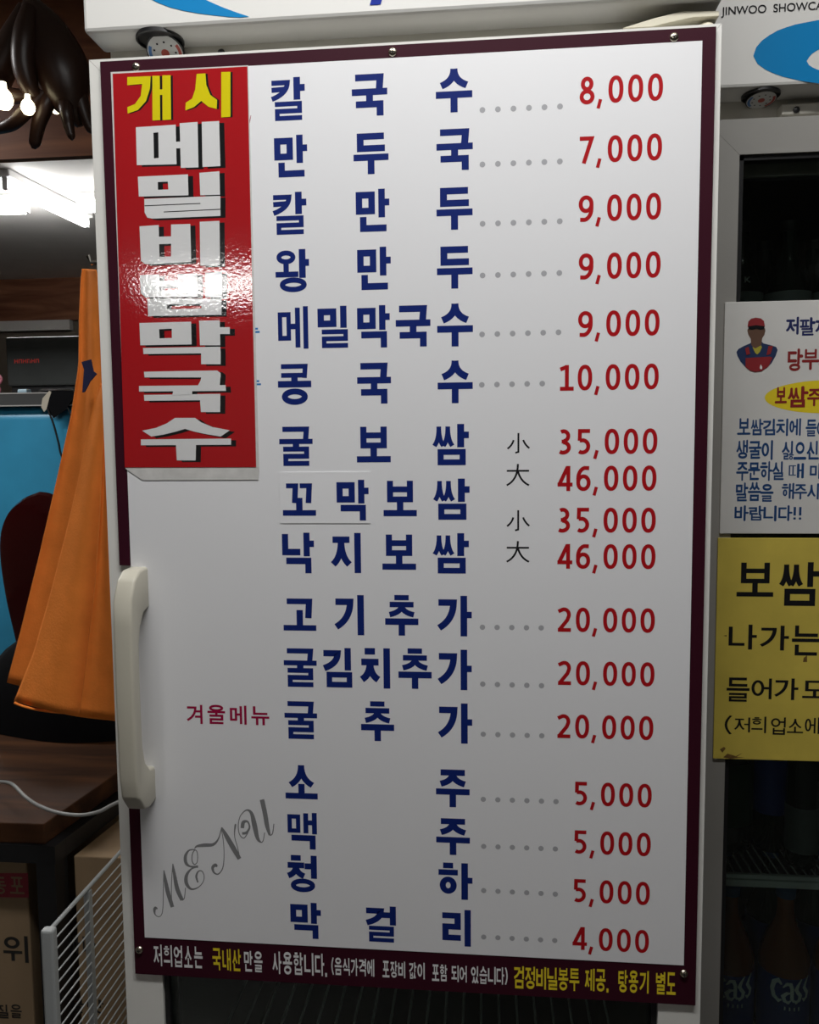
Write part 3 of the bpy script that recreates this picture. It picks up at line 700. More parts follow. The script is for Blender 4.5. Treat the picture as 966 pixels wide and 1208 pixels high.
def cass_mark(lb, x, y, z, R, Hh):
    """blackletter word wrapped on the label front"""
    m = MB(); k = [0]
    def S(pts, w_):
        k[0] += 1
        for q in strip(pts, w_, False):
            r = R + 0.0002*k[0]/10
            m.poly([(x+r*math.sin(p.x/R), y-r*math.cos(p.x/R), z+Hh*0.50-p.y) for p in q])
    u = 0.0115; oy = 0.008
    def L(pts, w_): S([(px*u, py*u+oy) for px, py in pts], [q*u for q in w_])
    L([(-1.35, -1.0), (-1.75, -1.5), (-2.3, -1.1), (-2.55, -0.1), (-2.3, 0.9), (-1.7, 1.35), (-1.3, 1.1)], [.25, .5, .55, .55, .55, .45, .15])
    L([(-1.2, -0.6), (-0.7, -1.2), (-0.25, -1.2), (-0.05, -0.6), (-0.05, 0.8), (0.2, 1.3)], [.15, .4, .5, .45, .45, .15])
    L([(-0.1, 0.0), (-0.7, 0.1), (-1.15, 0.6), (-0.95, 1.2), (-0.5, 1.4), (-0.05, 0.9)], [.15, .4, .5, .45, .35, .15])
    L([(1.25, -1.9), (0.75, -1.1), (0.5, -0.5), (0.75, -0.05), (1.1, 0.4), (0.95, 1.0), (0.5, 1.3), (0.2, 1.0)], [.12, .4, .5, .5, .5, .45, .4, .12])
    L([(2.45, -2.1), (1.95, -1.3), (1.7, -0.7), (1.95, -0.25), (2.3, 0.2), (2.15, 0.8), (1.7, 1.1), (1.4, 0.8)], [.12, .4, .5, .5, .5, .45, .4, .12])
    L([(-0.9, 2.0), (-0.9, 2.5)], [.18, .18]); L([(-0.3, 2.0), (-0.3, 2.5)], [.18, .18]); L([(0.3, 2.0), (0.3, 2.5)], [.18, .18]); L([(0.9, 1.95), (0.9, 2.5)], [.18, .18])
    m.build('label_lettering', M['lab_mark'], lb, fixn=False)
def on_shelf(u, y):   # x where image column u meets depth y (eye level row)
    return at(u, 900, y).x
zl = SHELF[3]
yb_ = YR+0.135
Hb = at(868, 1046, yb_).z - (zl+0.0)
# lowest visible shelf: tall blue-label bottles
for i, (u, v, lab) in enumerate(((868, 1170, 'amber beer bottle with blue label, first from the left on the lowest visible shelf'), (935, 1175, 'amber beer bottle with blue label, second from the left on the lowest visible shelf'), (1003, 1175, 'amber beer bottle cut by the right picture edge on the lowest visible shelf'))):
    p = at(u, v, yb_-0.04)
    bottle('beer_bottle', p.x, yb_, zl+0.003, 0.038, 0.285, M['pet_amber'], M['lab_blue'], M['cap_blue'], 0.16, 0.545, lab, 'bottle', 'blue-label beer bottles', cass_mark)
for i, (u, lab) in enumerate(((852, 'dark bottle with blue label behind the leftmost blue-label beer bottle'), (905, 'dark bottle with blue label seen between the two lettered beer bottles, back row'), (958, 'dark bottle with blue label in the back row by the right picture edge'))):
    p = at(u, 1120, yb_+0.10)
    bottle('beer_bottle', p.x, yb_+0.10, zl+0.003, 0.036, 0.30, M['pet_dark'], M['lab_blue'], M['cap_blue'], 0.2, 0.6, lab, 'bottle', 'blue-label beer bottles, back row')
# middle shelf
zl = SHELF[0]; yb_ = YR+0.16
for u, R, Hh, lb, l0, l1, lab in ((855, 0.040, 0.235, 'lab_green', 0.20, 0.62, 'fat dark bottle with green label under the yellow notice, left end of shelf'),
                      (908, 0.027, 0.25, 'lab_blue', 0.25, 0.6, 'slim dark bottle beside the fat green-label bottle on the middle shelf'),
                      (946, 0.024, 0.25, 'lab_dim', 0.10, 0.38, 'slim dark bottle with pale square label on the middle shelf'),
                      (992, 0.028, 0.25, 'lab_blue', 0.25, 0.6, 'slim dark bottle at the right picture edge of the middle shelf')):
    yq = yb_ - (0.05 if u == 946 else 0.0); p = at(u, 960, yq)
    bottle('liquor_bottle', p.x, yq, zl+0.003, R, Hh, M['pet_dark'], M[lb], M['black'], l0, l1, lab, 'bottle', 'dark bottles on the middle shelf')
# top shelf, just above the white notice
zl = SHELF[2]; yb_ = YR+0.125
zt = at(930, 342, yb_-0.035).z - zl
Ht = 0.27
def k_mark(lb, x, y, z, R, Hh):
    m = MB(); k = [0]
    def S(pts, w_):
        for q in strip(pts, w_, False):
            k[0] += 1; r = R+0.0003+0.00002*k[0]
            m.poly([(x+r*math.sin(p.x/R), y-r*math.cos(p.x/R), z+zt+0.0135-p.y) for p in q])
    S([(-.003, -.004), (-.003, .004)], .0016); S([(.003, -.004), (-.0015, 0), (.0035, .004)], .0015)
    m.build('printed_mark', M['lab_mark'], lb, fixn=False)
for i, (u, lab) in enumerate(((869.5, 'dark bottle with pale label above the white notice, leftmost on the top shelf'), (930.5, 'dark bottle with pale label above the white notice, second in the front row'), (990, 'dark bottle with pale label above the white notice, at the right picture edge'))):
    p = at(u, 340, yb_-0.03)
    bottle('soju_bottle', max(p.x, RX0+0.087+0.067*i), yb_, zl+0.003, 0.0315, Ht, M['pet_dark'], M['lab_grey'], M['black'], 0.14, (zt-0.003)/Ht, lab, 'bottle', 'pale-label bottles on the top shelf', k_mark if i == 0 else None)
for i, (u, lab) in enumerate(((900, 'dark unlabelled bottle in the back row between two pale-label bottles'), (958, 'dark unlabelled bottle in the back row near the right picture edge'))):
    p = at(u, 340, yb_+0.08)
    bottle('soju_bottle', p.x, yb_+0.08, zl+0.003, 0.031, 0.26, M['pet_dark'], M['liner'], M['black'], 0.2, 0.5, lab, 'bottle', 'dark bottles in the back row of the top shelf')

# ================================================================== MENU BOARD
BW = 0.66; BH = 0.66*1.6088; BZ1 = 1.72; BZ0 = BZ1-BH
wx0 = at(151, 690, 0).x
board = thing('menu_board', (BW/2, 0.002, BZ0), 'large white menu board with maroon border listing dishes and red prices', 'menu board')
n1a, n1b = at(140, 667, 0).z, at(140, 725, 0).z; n2a, n2b = at(150, 914, 0).z, at(158, 954, 0).z
nx = at(152.5, 690, 0).x+0.0045
WX0 = at(132.8, 88, 0).x; WX1 = at(828.3, 48.3, 0).x; WZ1 = at(828.3, 48.3, 0).z; WZ0 = at(806.3, 1138.5, 0).z
WX0 = max(WX0, nx-0.0035)
out = [(0, BZ0), (BW, BZ0), (BW, BZ1), (0, BZ1), (0, n1a), (WX0-0.0003, n1a), (WX0-0.0003, n1b), (0, n1b), (0, n2a), (WX0-0.0003, n2a), (WX0-0.0003, n2b), (0, n2b)]
m = MB(); m.prism([(x, 0.0, z) for x, z in out], (0, 0.0035, 0)); m.build('maroon_border', M['maroon'], board)
WY = -0.0006
m = MB(); m.box((WX0, WY, WZ0), (WX1, -0.00005, WZ1)); m.build('white_panel', M['board_white'], board)
TY = WY - 0.00008
C1 = (3.578, 300, 70); C2 = (3.578, 310, 350); C3 = (3.578, 310, 540); C4 = (3.578, 310, 690); C5 = (3.578, 310, 890)
ROWS = [
 (C1, [('칼',68,73,215,262),('국',410,58,562,243),('수',765,35,920,228)]),
 (C1, [('만',82,317,225,500),('두',417,308,567,488),('국',768,290,922,472)]),
 (C1, [('칼',75,558,222,742),('만',427,545,571,730),('두',768,538,921,722)]),
 (C1, [('왕',87,800,233,985),('만',433,790,577,975),('두',770,787,921,970)]),
 (C2, [('메',62,40,193,222),('밀',230,38,360,218),('막',397,35,537,217),('국',560,35,708,213),('수',735,27,887,212)]),
 (C2, [('콩',62,283,206,458),('국',397,278,542,453),('수',737,268,886,451)]),
 (C2, [('굴',68,548,212,715),('보',395,548,540,700),('쌈',715,537,870,712)]),
 (C3, [('꼬',82,108,225,245),('막',310,93,448,265),('보',508,97,650,247),('쌈',718,88,873,262)]),
 (C3, [('낙',80,316,218,488),('지',285,317,415,487),('보',503,324,647,473),('쌈',716,318,870,489)]),
 (C4, [('고',85,57,226,194),('기',300,42,428,213),('추',515,42,657,215),('가',735,45,882,218)]),
 (C4, [('굴',87,267,229,432),('김',252,265,378,434),('치',408,266,538,438),('추',571,267,713,440),('가',737,272,882,445)]),
 (C4, [('굴',90,490,231,652),('추',413,490,555,661),('가',738,498,884,671)]),
 (C5, [('소',93,43,232,190),('주',730,62,873,225)]),
 (C5, [('맥',103,243,230,402),('주',731,268,874,427)]),
 (C5, [('청',100,423,230,584),('하',741,455,885,615)]),
 (C5, [('막',115,622,247,780),('걸',433,637,563,795),('리',757,652,878,812)]),
]
# sticker patch behind the first two syllables of the eighth row
pa, pb = at(329.5, 557, TY), at(437, 617.3, TY)
m = MB(); m.box((pa.x, WY-0.0006, pb.z), (pb.x, WY-0.00002, pa.z)); m.build('sticker_patch', M['patch_white'], board)
for i, (c, gl) in enumerate(ROWS):
    for k, (ch, a0, b0, a1, b1) in enumerate(gl):
        P = Print(WY-0.0007 if i == 7 and k < 2 else TY)
        P.glyph(syl(ch, 19.5), c[1]+a0/c[0], c[2]+b0/c[0], c[1]+a1/c[0], c[2]+b1/c[0])
        P.build('syllable', M['navy'], board)
PR = [('8,000', 782.1, 102.3), ('7,000', 780.9, 173), ('9,000', 779.8, 243), ('9,000', 779.3, 311.8), ('9,000', 778, 380.3), ('10,000', 777, 444), ('35,000', 775.4, 520.3), ('46,000', 774.3, 564), ('35,000', 773.5, 613.7), ('46,000', 773.2, 656.8),
      ('20,000', 772.4, 732.2), ('20,000', 772, 795.8), ('20,000', 770.6, 859.2), ('5,000', 768.7, 938.9), ('5,000', 767.6, 996.6), ('5,000', 766.5, 1054.4), ('4,000', 765.4, 1111)]
dref = at(782, 102, TY); su = (at(782.1, 102.3-16.2, TY)-at(782.1, 102.3+16.2, TY)).z/100.0   # metres per unit of digit height
for txt, u, v in PR:
    P = Print(TY); c = at(u, v, TY); x = c.x; adv = 74.5
    pos = 0; items = []
    for ch in reversed(txt):
        if ch == ',': pos -= 35; items.append((ch, pos+6))
        else:
            items.append((ch, pos-57)); pos -= adv
    for ch, px in items:
        dx = px + (10 if ch == ',' else 0)
        if ch == ',': dx = px+4
        for p, cl, t in digit(ch):
            P.quads(strip(p, t, cl), lambda q: (x+(q.x+dx)*su*0.985, c.z-(q.y-50)*su))
    P.build('price', M['price_red'], board)
DT = [(569,129.8,660.5,125.6,6),(569,194,660.3,190.4,6),(569.2,264,660.2,261,6),(569.2,325,659.7,322,6),(568.6,394.5,658.7,392,6),(568.3,454,639.6,452.5,5),(569,740,638.3,740.7,5),(569.4,807,638.7,808.9,5),(570,866.2,639,868,5),(570,943,655.8,945.6,6),(570.5,998.5,655,1001.5,6),(570.5,1050.6,655,1054.8,6),(570.5,1105.4,654.3,1109.5,6)]
for u0, v0, u1, v1, n in DT:
    P = Print(TY)
    for k in range(n):
        f = k/(n-1); P.disc(u0+(u1-u0)*f, v0+(v1-v0)*f, 0.0030)
    P.build('dotted_leader', M['dot_grey'], board)
for ch, a0, b0, a1, b1 in (('小', 175, 588, 275, 678), ('大', 172, 722, 273, 818), ('小', 173, 922, 275, 1013), ('大', 172, 1055, 273, 1148)):
    P = Print(TY); P.glyph(text_strokes(ch, 8.5), 550+a0/3.66, 350+b0/3.66, 550+a1/3.66, 350+b1/3.66)
    P.build('size_character', M['black_print'], board)
P = Print(TY)
for ch, a0, a1, b0, b1 in (('겨', 78, 235, 90, 275), ('울', 277, 450, 90, 277), ('메', 490, 653, 97, 282), ('뉴', 693, 868, 105, 288)):
    P.glyph(syl(ch, 14), 210+a0/8.05, 820+b0/8.05, 210+a1/8.05, 820+b1/8.05)
P.build('season_note', M['crimson'], board)
for x0, y0, x1, y1 in ((286, 380, 306.5, 400), (288, 442, 308, 461.5)):
    P = Print(TY); P.glyph(syl('뉴', 14), x0, y0, x1, y1); P.build('covered_note', M['blue_print'], board)
P = Print(TY)
P.quads(strip([(0, 0), (1.2, -3), (3, -12)], [1.5, 1.2, .5], False), lambda q: ((lambda w_: (w_.x, w_.z))(at(293+q.x, 148+q.y, TY))))
P.build('pen_mark', M['crimson'], board)
# script word MENU, thick and thin pen strokes
def spl(pts, n=6):
    o = []
    for k in range(len(pts)-1):
        p0 = pts[max(k-1, 0)]; p1 = pts[k]; p2 = pts[k+1]; p3 = pts[min(k+2, len(pts)-1)]
        for j in range(n):
            t = j/n; o.append(tuple(0.5*((2*b)+(-a+c)*t+(2*a-5*b+4*c-d)*t*t+(-a+3*b-3*c+d)*t**3) for a, b, c, d in zip(p0, p1, p2, p3)))
    o.append(pts[-1]); return o
SCRIPT = [
 [(172,735,8),(160,730,16),(155,745,14),(160,768,6),(180,780,4),(197,765,4),(204,720,4),(206,620,4),(209,515,4)],
 [(209,515,5),(216,560,16),(232,640,24),(258,725,20)], [(258,722,4),(252,650,4),(254,560,4),(260,478,4)],
 [(260,478,5),(268,530,16),(285,620,24),(313,685,20)], [(313,687,5),(326,672,5),(332,615,4)],
 [(402,440,5),(398,470,5),(383,482,6),(370,462,6),(371,425,6),(385,400,6),(398,410,5),(402,440,5)],
 [(385,397,6),(352,402,9),(332,435,17),(336,475,17),(362,494,10),(404,494,14)],
 [(404,494,8),(365,508,9),(338,545,18),(338,590,20),(365,622,11),(405,612,6),(433,580,5),(438,545,5),(425,520,6),(405,522,8),(394,550,12),(403,585,8)],
 [(384,392,4),(398,378,12),(440,372,20),(490,368,16),(520,335,8),(538,272,5)],
 [(538,270,6),(560,310,22),(600,380,28),(640,450,22)], [(642,448,4),(630,390,4),(612,320,5),(616,260,10),(620,258,4)],
 [(536,275,4),(548,350,4),(552,430,5),(545,500,6),(520,536,7),(495,528,10),(487,500,16),(502,485,18),(512,495,10)],
 [(655,305,14),(680,300,14),(697,270,10),(686,238,10),(662,242,20),(656,275,20)],
 [(688,300,6),(665,332,5),(640,310,5),(633,260,5),(645,205,5),(680,172,8),(708,190,18),(725,255,28),(742,330,20),(762,355,8),(775,345,5),(783,300,4)],
 [(768,112,26),(785,190,26),(797,260,24),(812,315,12)], [(812,317,6),(828,305,6),(836,250,5)],
]
P = Print(TY)
for s_ in SCRIPT:
    pp = spl(s_); q = strip([(a, b) for a, b, c in pp], [max(c, 4.6) for a, b, c in pp], False)
    P.quads(q, lambda r: ((lambda w_: (w_.x, w_.z))(at(150+r.x/4.83, 920+r.y/4.83, TY))))
P.build('script_word', M['script_grey'], board)
# line along the bottom border
FY = -0.0002
P = Print(FY)
Wt = [('저희업소는', 180, 1126.6, 240, 1129.8, 26), ('만을', 287, 1133.6, 310.5, 1135, 25), ('사용합니다.', 320.3, 1135.4, 388, 1138.6, 27), ('(음식가격에', 390.5, 1139.6, 442, 1142, 21), ('포장비', 450.5, 1143, 478.5, 1144.2, 20), ('값이', 482, 1144.8, 501.5, 1145.6, 20), ('포함', 509, 1147.3, 528, 1148, 20), ('되어', 532, 1148.4, 551, 1149.2, 20), ('있습니다)', 555, 1149.8, 599, 1151.6, 21)]
for txt, u0, v0, u1, v1, h_ in Wt: P = Print(FY); P.word(txt, (u0, v0), (u1, v1), h_, 15, gap=0.05); P.build('footer_word', M['white_print'], board)
for txt, u0, v0, u1, v1, h_ in (('국내산', 249.6, 1131.2, 285, 1133, 26.5), ('검정비닐봉투', 605.5, 1152.6, 684, 1156, 27), ('제공,', 689, 1155.6, 720, 1157, 27), ('탕용기', 728.5, 1157.2, 766, 1159, 27), ('별도', 772.8, 1159.6, 798, 1160.6, 27)):
    P = Print(FY); P.word(txt, (u0, v0), (u1, v1), h_, 15, gap=0.05); P.build('footer_word', M['yellow_print'], board)['label'] = 'yellow footer word'
# dome-head screws
for u, v in ((160.5, 79), (463, 61.5), (795, 44), (164.5, 1120.5), (806.5, 1148.5)):
    c = at(u, v, 0); m = MB()
    m.lathe((c.x, -0.00002, c.z), [(0.0048, 0), (0.0045, 0.0012), (0.003, 0.0026), (0.0008, 0.003)], 18, (0, -1, 0))
    sc_ = m.build('screw', M['steel_screw'], board, smooth=True)
    m = MB(); m.box((c.x-0.0022, -0.0033, c.z-0.0004), (c.x+0.0022, -0.0029, c.z+0.0004)); m.box((c.x-0.0004, -0.0034, c.z-0.0022), (c.x+0.0004, -0.0029, c.z+0.0022)); m.build('screw_slot', M['black'], sc_)

# ================================================================== RED STRIP SIGN taped on the board
SY = WY - 0.0007
def pl(u, v, y=SY): return at(u, v, y)
strip_sign = thing('strip_sign', (pl(220, 560).x, SY, pl(220, 566).z), 'glossy red vertical strip sign with white and yellow letters taped on the menu board', 'sign')
m = MB(); q = [pl(*p) for p in ((130.5, 85), (292.6, 77), (305.5, 556), (304.5, 566), (168, 566.5), (148, 553))]
m.prism([(p.x, SY, p.z) for p in q], (0, 0.0004, 0)); m.build('clear_film', M['film'], strip_sign)
m = MB(); q = [pl(*p) for p in ((133, 87.2), (291.8, 78.6), (302.2, 551.2), (147.3, 551.5))]
m.prism([(p.x, SY-0.00005, p.z) for p in q], (0, -0.0003, 0)); m.build('red_sheet', M['sign_red'], strip_sign)
K1 = (4.645, 120, 70); K2 = (4.645, 130, 310)
def ring(o, h): return [[o[k], o[(k+1) % 4], h[(k+1) % 4], h[k]] for k in range(4)]
YEL = [(K1, p) for p in [
 [(140,97),(268,92),(264,160),(243,228),(198,278),(142,297),(140,262),(182,245),(214,200),(221,135),(140,142)],
 [(277,90),(318,90),(320,333),(278,335)], [(316,165),(335,165),(335,195),(316,195)], [(332,88),(377,87),(380,330),(333,333)],
 [(520,80),(568,77),(573,140),(595,195),(632,222),(630,272),(585,260),(545,228),(505,262),(458,280),(460,238),(495,215),(512,165)],
 [(655,70),(705,68),(705,315),(655,318)]]]
WHT = [(K1, p) for p in
 ring([(187,372),(405,358),(410,575),(192,580)], [(283,402),(310,400),(312,540),(286,543)]) + [[(403,452),(435,450),(435,487),(403,488)], [(427,350),(525,343),(530,592),(433,595)], [(548,343),(643,338),(650,585),(552,590)]]
 + ring([(198,643),(472,630),(475,745),(203,752)], [(307,672),(362,670),(365,713),(308,715)]) + [[(535,622),(645,613),(648,742),(540,745)], [(233,765),(650,748),(650,858),(280,873),(250,868),(235,840)]]
 + [[(207,915),(312,908),(317,1120),(240,1122),(215,1105)], [(312,972),(382,970),(382,1010),(312,1013)], [(312,1083),(382,1080),(382,1115),(312,1119)], [(380,905),(485,902),(490,1110),(380,1117)], [(537,890),(645,885),(648,1128),(540,1130)]]]
WHT += [(K2, p) for p in
 [[(163,68),(270,64),(270,188),(195,190),(168,165)], [(268,98),(372,96),(372,128),(268,130)], [(268,152),(372,150),(372,186),(268,188)], [(370,62),(478,58),(480,185),(370,187)], [(520,55),(612,50),(612,188),(522,190)]]
 + ring([(203,197),(610,197),(610,285),(208,292)], [(308,228),(500,226),(500,250),(310,254)])
 + ring([(160,330),(443,323),(446,447),(165,452)], [(268,364),(337,361),(338,412),(270,414)]) + [[(487,318),(600,315),(603,452),(492,452)], [(598,353),(655,353),(655,390),(598,390)], [(180,467),(603,460),(605,495),(182,500)], [(498,490),(605,485),(605,556),(498,556)]]
 + [[(185,597),(585,590),(605,605),(605,628),(188,628)], [(500,620),(605,610),(600,672),(480,674),(495,645)], [(158,675),(632,670),(634,702),(158,706)], [(345,703),(450,700),(448,722),(340,726)], [(185,724),(603,718),(603,752),(187,756)], [(492,750),(603,748),(602,818),(497,818)]]
 + [[(355,850),(465,850),(500,875),(560,900),(655,918),(605,952),(530,940),(460,925),(410,910),(360,925),(290,942),(225,952),(175,920),(250,905),(310,880)], [(168,968),(662,963),(662,997),(168,1000)], [(360,996),(470,994),(468,1083),(365,1083)]]]
P = Print(SY-0.0004)
for (s_, ox, oy), p in YEL: P.pix([(ox+(u+12)/s_, oy+(v+2)/s_) for u, v in p])
for (s_, ox, oy), p in WHT: P.pix([(ox+(u+28)/s_, oy+(v+9)/s_) for u, v in p])
P.build('letter_shadow', M['sign_black'], strip_sign)
P = Print(SY-0.0006)
for (s_, ox, oy), p in YEL: P.pix([(ox+u/s_, oy+v/s_) for u, v in p])
P.build('yellow_letters', M['sign_yellow'], strip_sign)
P = Print(SY-0.0006)
for (s_, ox, oy), p in WHT: P.pix([(ox+u/s_, oy+v/s_) for u, v in p])
P.build('white_letters', M['sign_white'], strip_sign)
P = Print(SY-0.0008)
for a, b in (((235, 800), (540, 787)), ((340, 834), (650, 819))): P.pix([(120+u/4.645, 70+v/4.645) for u, v in (a, b, (b[0], b[1]+4), (a[0], a[1]+4))])
P.build('letter_lines', M['sign_black'], strip_sign)
P = Print(SY-0.00005-0.0003-0.00004)

# ================================================================== NOTICES on the right-hand refrigerator
NY = YR - 0.0035
q0 = at(857, 356.5, NY); q1 = at(848.5, 629.5, NY)
nx0 = max(at(852, 500, NY).x, RX0+0.012)
notice = thing('notice', (nx0+0.17, NY, q1.z), 'white notice with handwritten blue text and small portrait on the right refrigerator', 'notice')
m = MB(); m.box((nx0, NY, q1.z), (nx0+0.34, NY+0.003, q0.z)); m.build('sheet', M['poster'], notice, bevel=0.0006)
PY = NY-0.0001
P = Print(PY)
for ch, a0, b0, a1, b1 in (('저', 927.4, 375, 942.5, 393.6), ('팔', 944, 375.6, 960.5, 396), ('자', 962, 376, 978, 394)): P.glyph(syl(ch, 20), a0, b0, a1, b1, rnd=True)
P.build('heading', M['hand_navy'], notice)
P = Print(PY)
for ch, a0, b0, a1, b1 in (('당', 928.6, 412.8, 946, 438), ('부', 947, 412.8, 965.3, 435), ('의', 967, 412, 984, 436)): P.glyph(syl(ch, 19), a0, b0, a1, b1, rnd=True)
P.build('heading', M['hand_red'], notice)
P = Print(PY); c = at(975, 468, PY); c0 = at(902, 468, PY); ct = at(966, 448.5, PY)
yy = P.lift(); P.mb.poly([(c.x+(c.x-c0.x)*math.cos(a), yy, c.z+(ct.z-c.z)*math.sin(a)) for a in [2*math.pi*k/48 for k in range(48)]])
P.build('yellow_oval', M['yellow_print'], notice)
P = Print(PY-0.0002)
for ch, a0, b0, a1, b1 in (('보', 914.8, 457.9, 927.5, 475.9), ('쌈', 929, 457, 952, 480.7), ('주', 953, 458.5, 968, 478), ('문', 969, 458, 984, 480)): P.glyph(syl(ch, 18), a0, b0, a1, b1, rnd=True)
P.build('oval_lettering', M['hand_red'], notice)
P = Print(PY)
for txt, x0, x1, y0, y1 in (('보쌈김치에', 870, 945.4, 494.5, 513), ('들어', 950.4, 976, 495, 515), ('생굴이', 868.4, 912.4, 520, 541), ('싫으신', 921.8, 966, 521, 542), ('주문하실', 868.4, 924.3, 545, 566), ('때', 929.5, 949, 547, 563), ('미리', 954.5, 982, 547, 564), ('말씀을', 867, 912, 570, 591), ('해주시', 922, 967, 571, 588), ('바랍니다!!', 866, 947, 597, 613.5)):
    P.word(txt, (x0, (y0+y1)/2), (x1, (y0+y1)/2+0.5), y1-y0, 16, gap=0.03, rnd=True, jit=3.0)
P.build('handwriting', M['hand_blue'], notice)
def pic(name, polys, mat, lift):
    P = Print(PY-lift)
    for p in polys: P.pix([(850+u/8.328, 360+v/8.328) for u, v in p])
    return P.build(name, M[mat], notice)
pic('portrait_vest', [[(155,460),(175,430),(230,400),(290,375),(310,350),(395,350),(420,375),(500,395),(545,410),(560,440),(540,500),(500,570),(450,620),(400,650),(340,658),(290,645),(240,605),(195,555),(165,500)]], 'vest_navy', 0.0001)
pic('portrait_face', [[(268,230),(262,250),(272,290),(295,330),(300,390),(350,450),(400,390),(408,325),(430,290),(440,250),(435,225)]], 'skin_print', 0.0003)
pic('portrait_shirt', [[(312,410),(340,425),(360,415),(398,395),(405,415),(385,460),(360,485),(340,470)]], 'shirt_yellow', 0.0005)
pic('portrait_apron', [[(245,520),(480,505),(510,515),(470,600),(400,648),(340,656),(290,643),(245,605)], [(240,425),(275,408),(290,480),(255,490)], [(470,400),(515,402),(490,480),(450,490)]], 'apron_red', 0.0007)
pic('portrait_cap', [[(266,205),(272,160),(300,132),(345,122),(395,130),(425,155),(434,205),(430,222),(350,200),(272,220)]], 'apron_red', 0.0007)
pic('portrait_glasses', [[(272,208),(350,196),(432,206),(428,232),(390,240),(352,228),(310,240),(276,234)]], 'black_print', 0.0009)
pic('portrait_flame', [[(388,628),(384,610),(394,582),(408,605),(408,628)]], 'white_print', 0.0009)

q0 = at(848, 634.5, NY); q1 = at(842.5, 895, NY)
ny0 = nx0 - 0.002
yel = thing('notice', (ny0+0.17, NY, q1.z), 'yellow notice with bold black text below the white notice', 'notice')
m = MB(); m.box((ny0, NY, q1.z), (ny0+0.34, NY+0.003, q0.z)); m.build('sheet', M['poster_yellow'], yel, bevel=0.0006)
P = Print(PY)
for ch, a0, b0, a1, b1, t in (('보', 868.5, 663.6, 913, 704, 15), ('쌈', 918, 663, 967, 715, 15), ('나', 859, 736.5, 893, 766.4, 14), ('가', 896, 737.8, 931, 767.5, 14), ('는', 933.4, 737.8, 968.5, 773.6, 14),
    ('들', 856.6, 799, 884.4, 828, 14), ('어', 886, 800, 910.6, 825, 14), ('가', 913, 800, 942, 826, 14), ('도', 946, 802.7, 976, 824, 14),
    ('(', 854.4, 843.8, 863.7, 866.3, 10), ('저', 865.6, 846, 885, 864, 12), ('희', 886, 845, 904, 865, 12), ('업', 909, 846, 927, 867, 12), ('소', 928, 847.7, 947.7, 865, 12), ('에', 949, 846, 967, 866, 12)):
    P = Print(PY); P.glyph(text_strokes(ch, t), a0, b0, a1, b1); P.build('syllable', M['black_print'], yel)
for p in ([(853,893.5),(858,889),(868,892),(876,888),(869,893),(878,893.5),(862,895)], [(849,884),(854,881),(856,883),(852,888)], [(948,776),(952,773),(952,781),(947,781)], [(853,750),(857,749),(857,751)]): P = Print(PY); P.pix(p); P.build('stain', M['stain'], yel)

# ================================================================== LEFT SIDE
# fluorescent strips on the far ceiling
def strip_light(p0, p1, lab, r=0.02, group=None):
    p0, p1 = Vector(p0), Vector(p1); d = (p1-p0).normalized(); n = Vector((-d.y, d.x, 0)); zc = CEIL
    mid = (p0+p1)/2
    t = thing('fluorescent_light', (mid.x, mid.y, zc-0.085), lab, 'light', group)
    m = MB(); a = [p0+n*0.028, p1+n*0.028, p1-n*0.028, p0-n*0.028]
    m.prism([(q.x, q.y, zc-0.0003) for q in a], (0, 0, -0.032)); m.build('housing', M['lamp_body'], t, bevel=0.004)
    m = MB(); e = d*0.03; m.tube([(p0.x+e.x, p0.y+e.y, zc-0.062), (p1.x-e.x, p1.y-e.y, zc-0.062)], r, 14); m.build('tube', M['tube'], t, smooth=True)
    for q, s_ in ((p0, 1), (p1, -1)):
        m = MB(); w_ = q + d*s_*0.018; a = [w_+n*0.012-d*0.01, w_+n*0.012+d*0.01, w_-n*0.012+d*0.01, w_-n*0.012-d*0.01]
        m.prism([(v.x, v.y, zc-0.0325) for v in a], (0, 0, -0.05)); m.build('socket', M['lamp_body'], t)
a = atz(4, 216, CEIL-0.06); b = atz(104, 264, CEIL-0.06)
strip_light((a.x, a.y, 0), (b.x, b.y, 0), 'slanting fluorescent strip light on the ceiling at the left', 0.022)
a = atz(-60, 247, CEIL-0.06); b = atz(36, 245, CEIL-0.06)
strip_light((a.x-0.25, a.y, 0), (b.x-0.0, b.y, 0), 'fluorescent strip light running across the ceiling, left half of the row', 0.026)
a2 = atz(90, 244, CEIL-0.06); b2 = atz(125, 243, CEIL-0.06)
strip_light((a2.x, a2.y, 0), (b2.x+0.5, b2.y, 0), 'fluorescent strip light running across the ceiling, half hidden by the refrigerator', 0.026)
# fixtures of the lights behind and above the viewer, and of the added left one
for i, (lx, ly, ll, lw, e) in enumerate(LAMPS):
    t = thing('ceiling_lamp', (lx, ly, CEIL-0.08), ['flat ceiling lamp right above the spot in front of the menu', 'flat ceiling lamp far behind the viewer on the left', 'flat ceiling lamp far behind the viewer on the right', 'added flat ceiling lamp, out of view, brightening the left side'][i], 'light')
    m = MB(); m.box((lx-ll/2-0.03, ly-lw/2-0.03, CEIL-0.05), (lx+ll/2+0.03, ly+lw/2+0.03, CEIL-0.0003)); m.build('housing', M['lamp_body'], t, bevel=0.006)
    m = MB(); m.box((lx-ll/2, ly-lw/2, CEIL-0.08), (lx+ll/2, ly+lw/2, CEIL-0.0503)); m.build('diffuser', M['far_diffuser'] if i == 1 else M['tube_back'] if i == 2 else M['near_diffuser'], t, bevel=0.006)

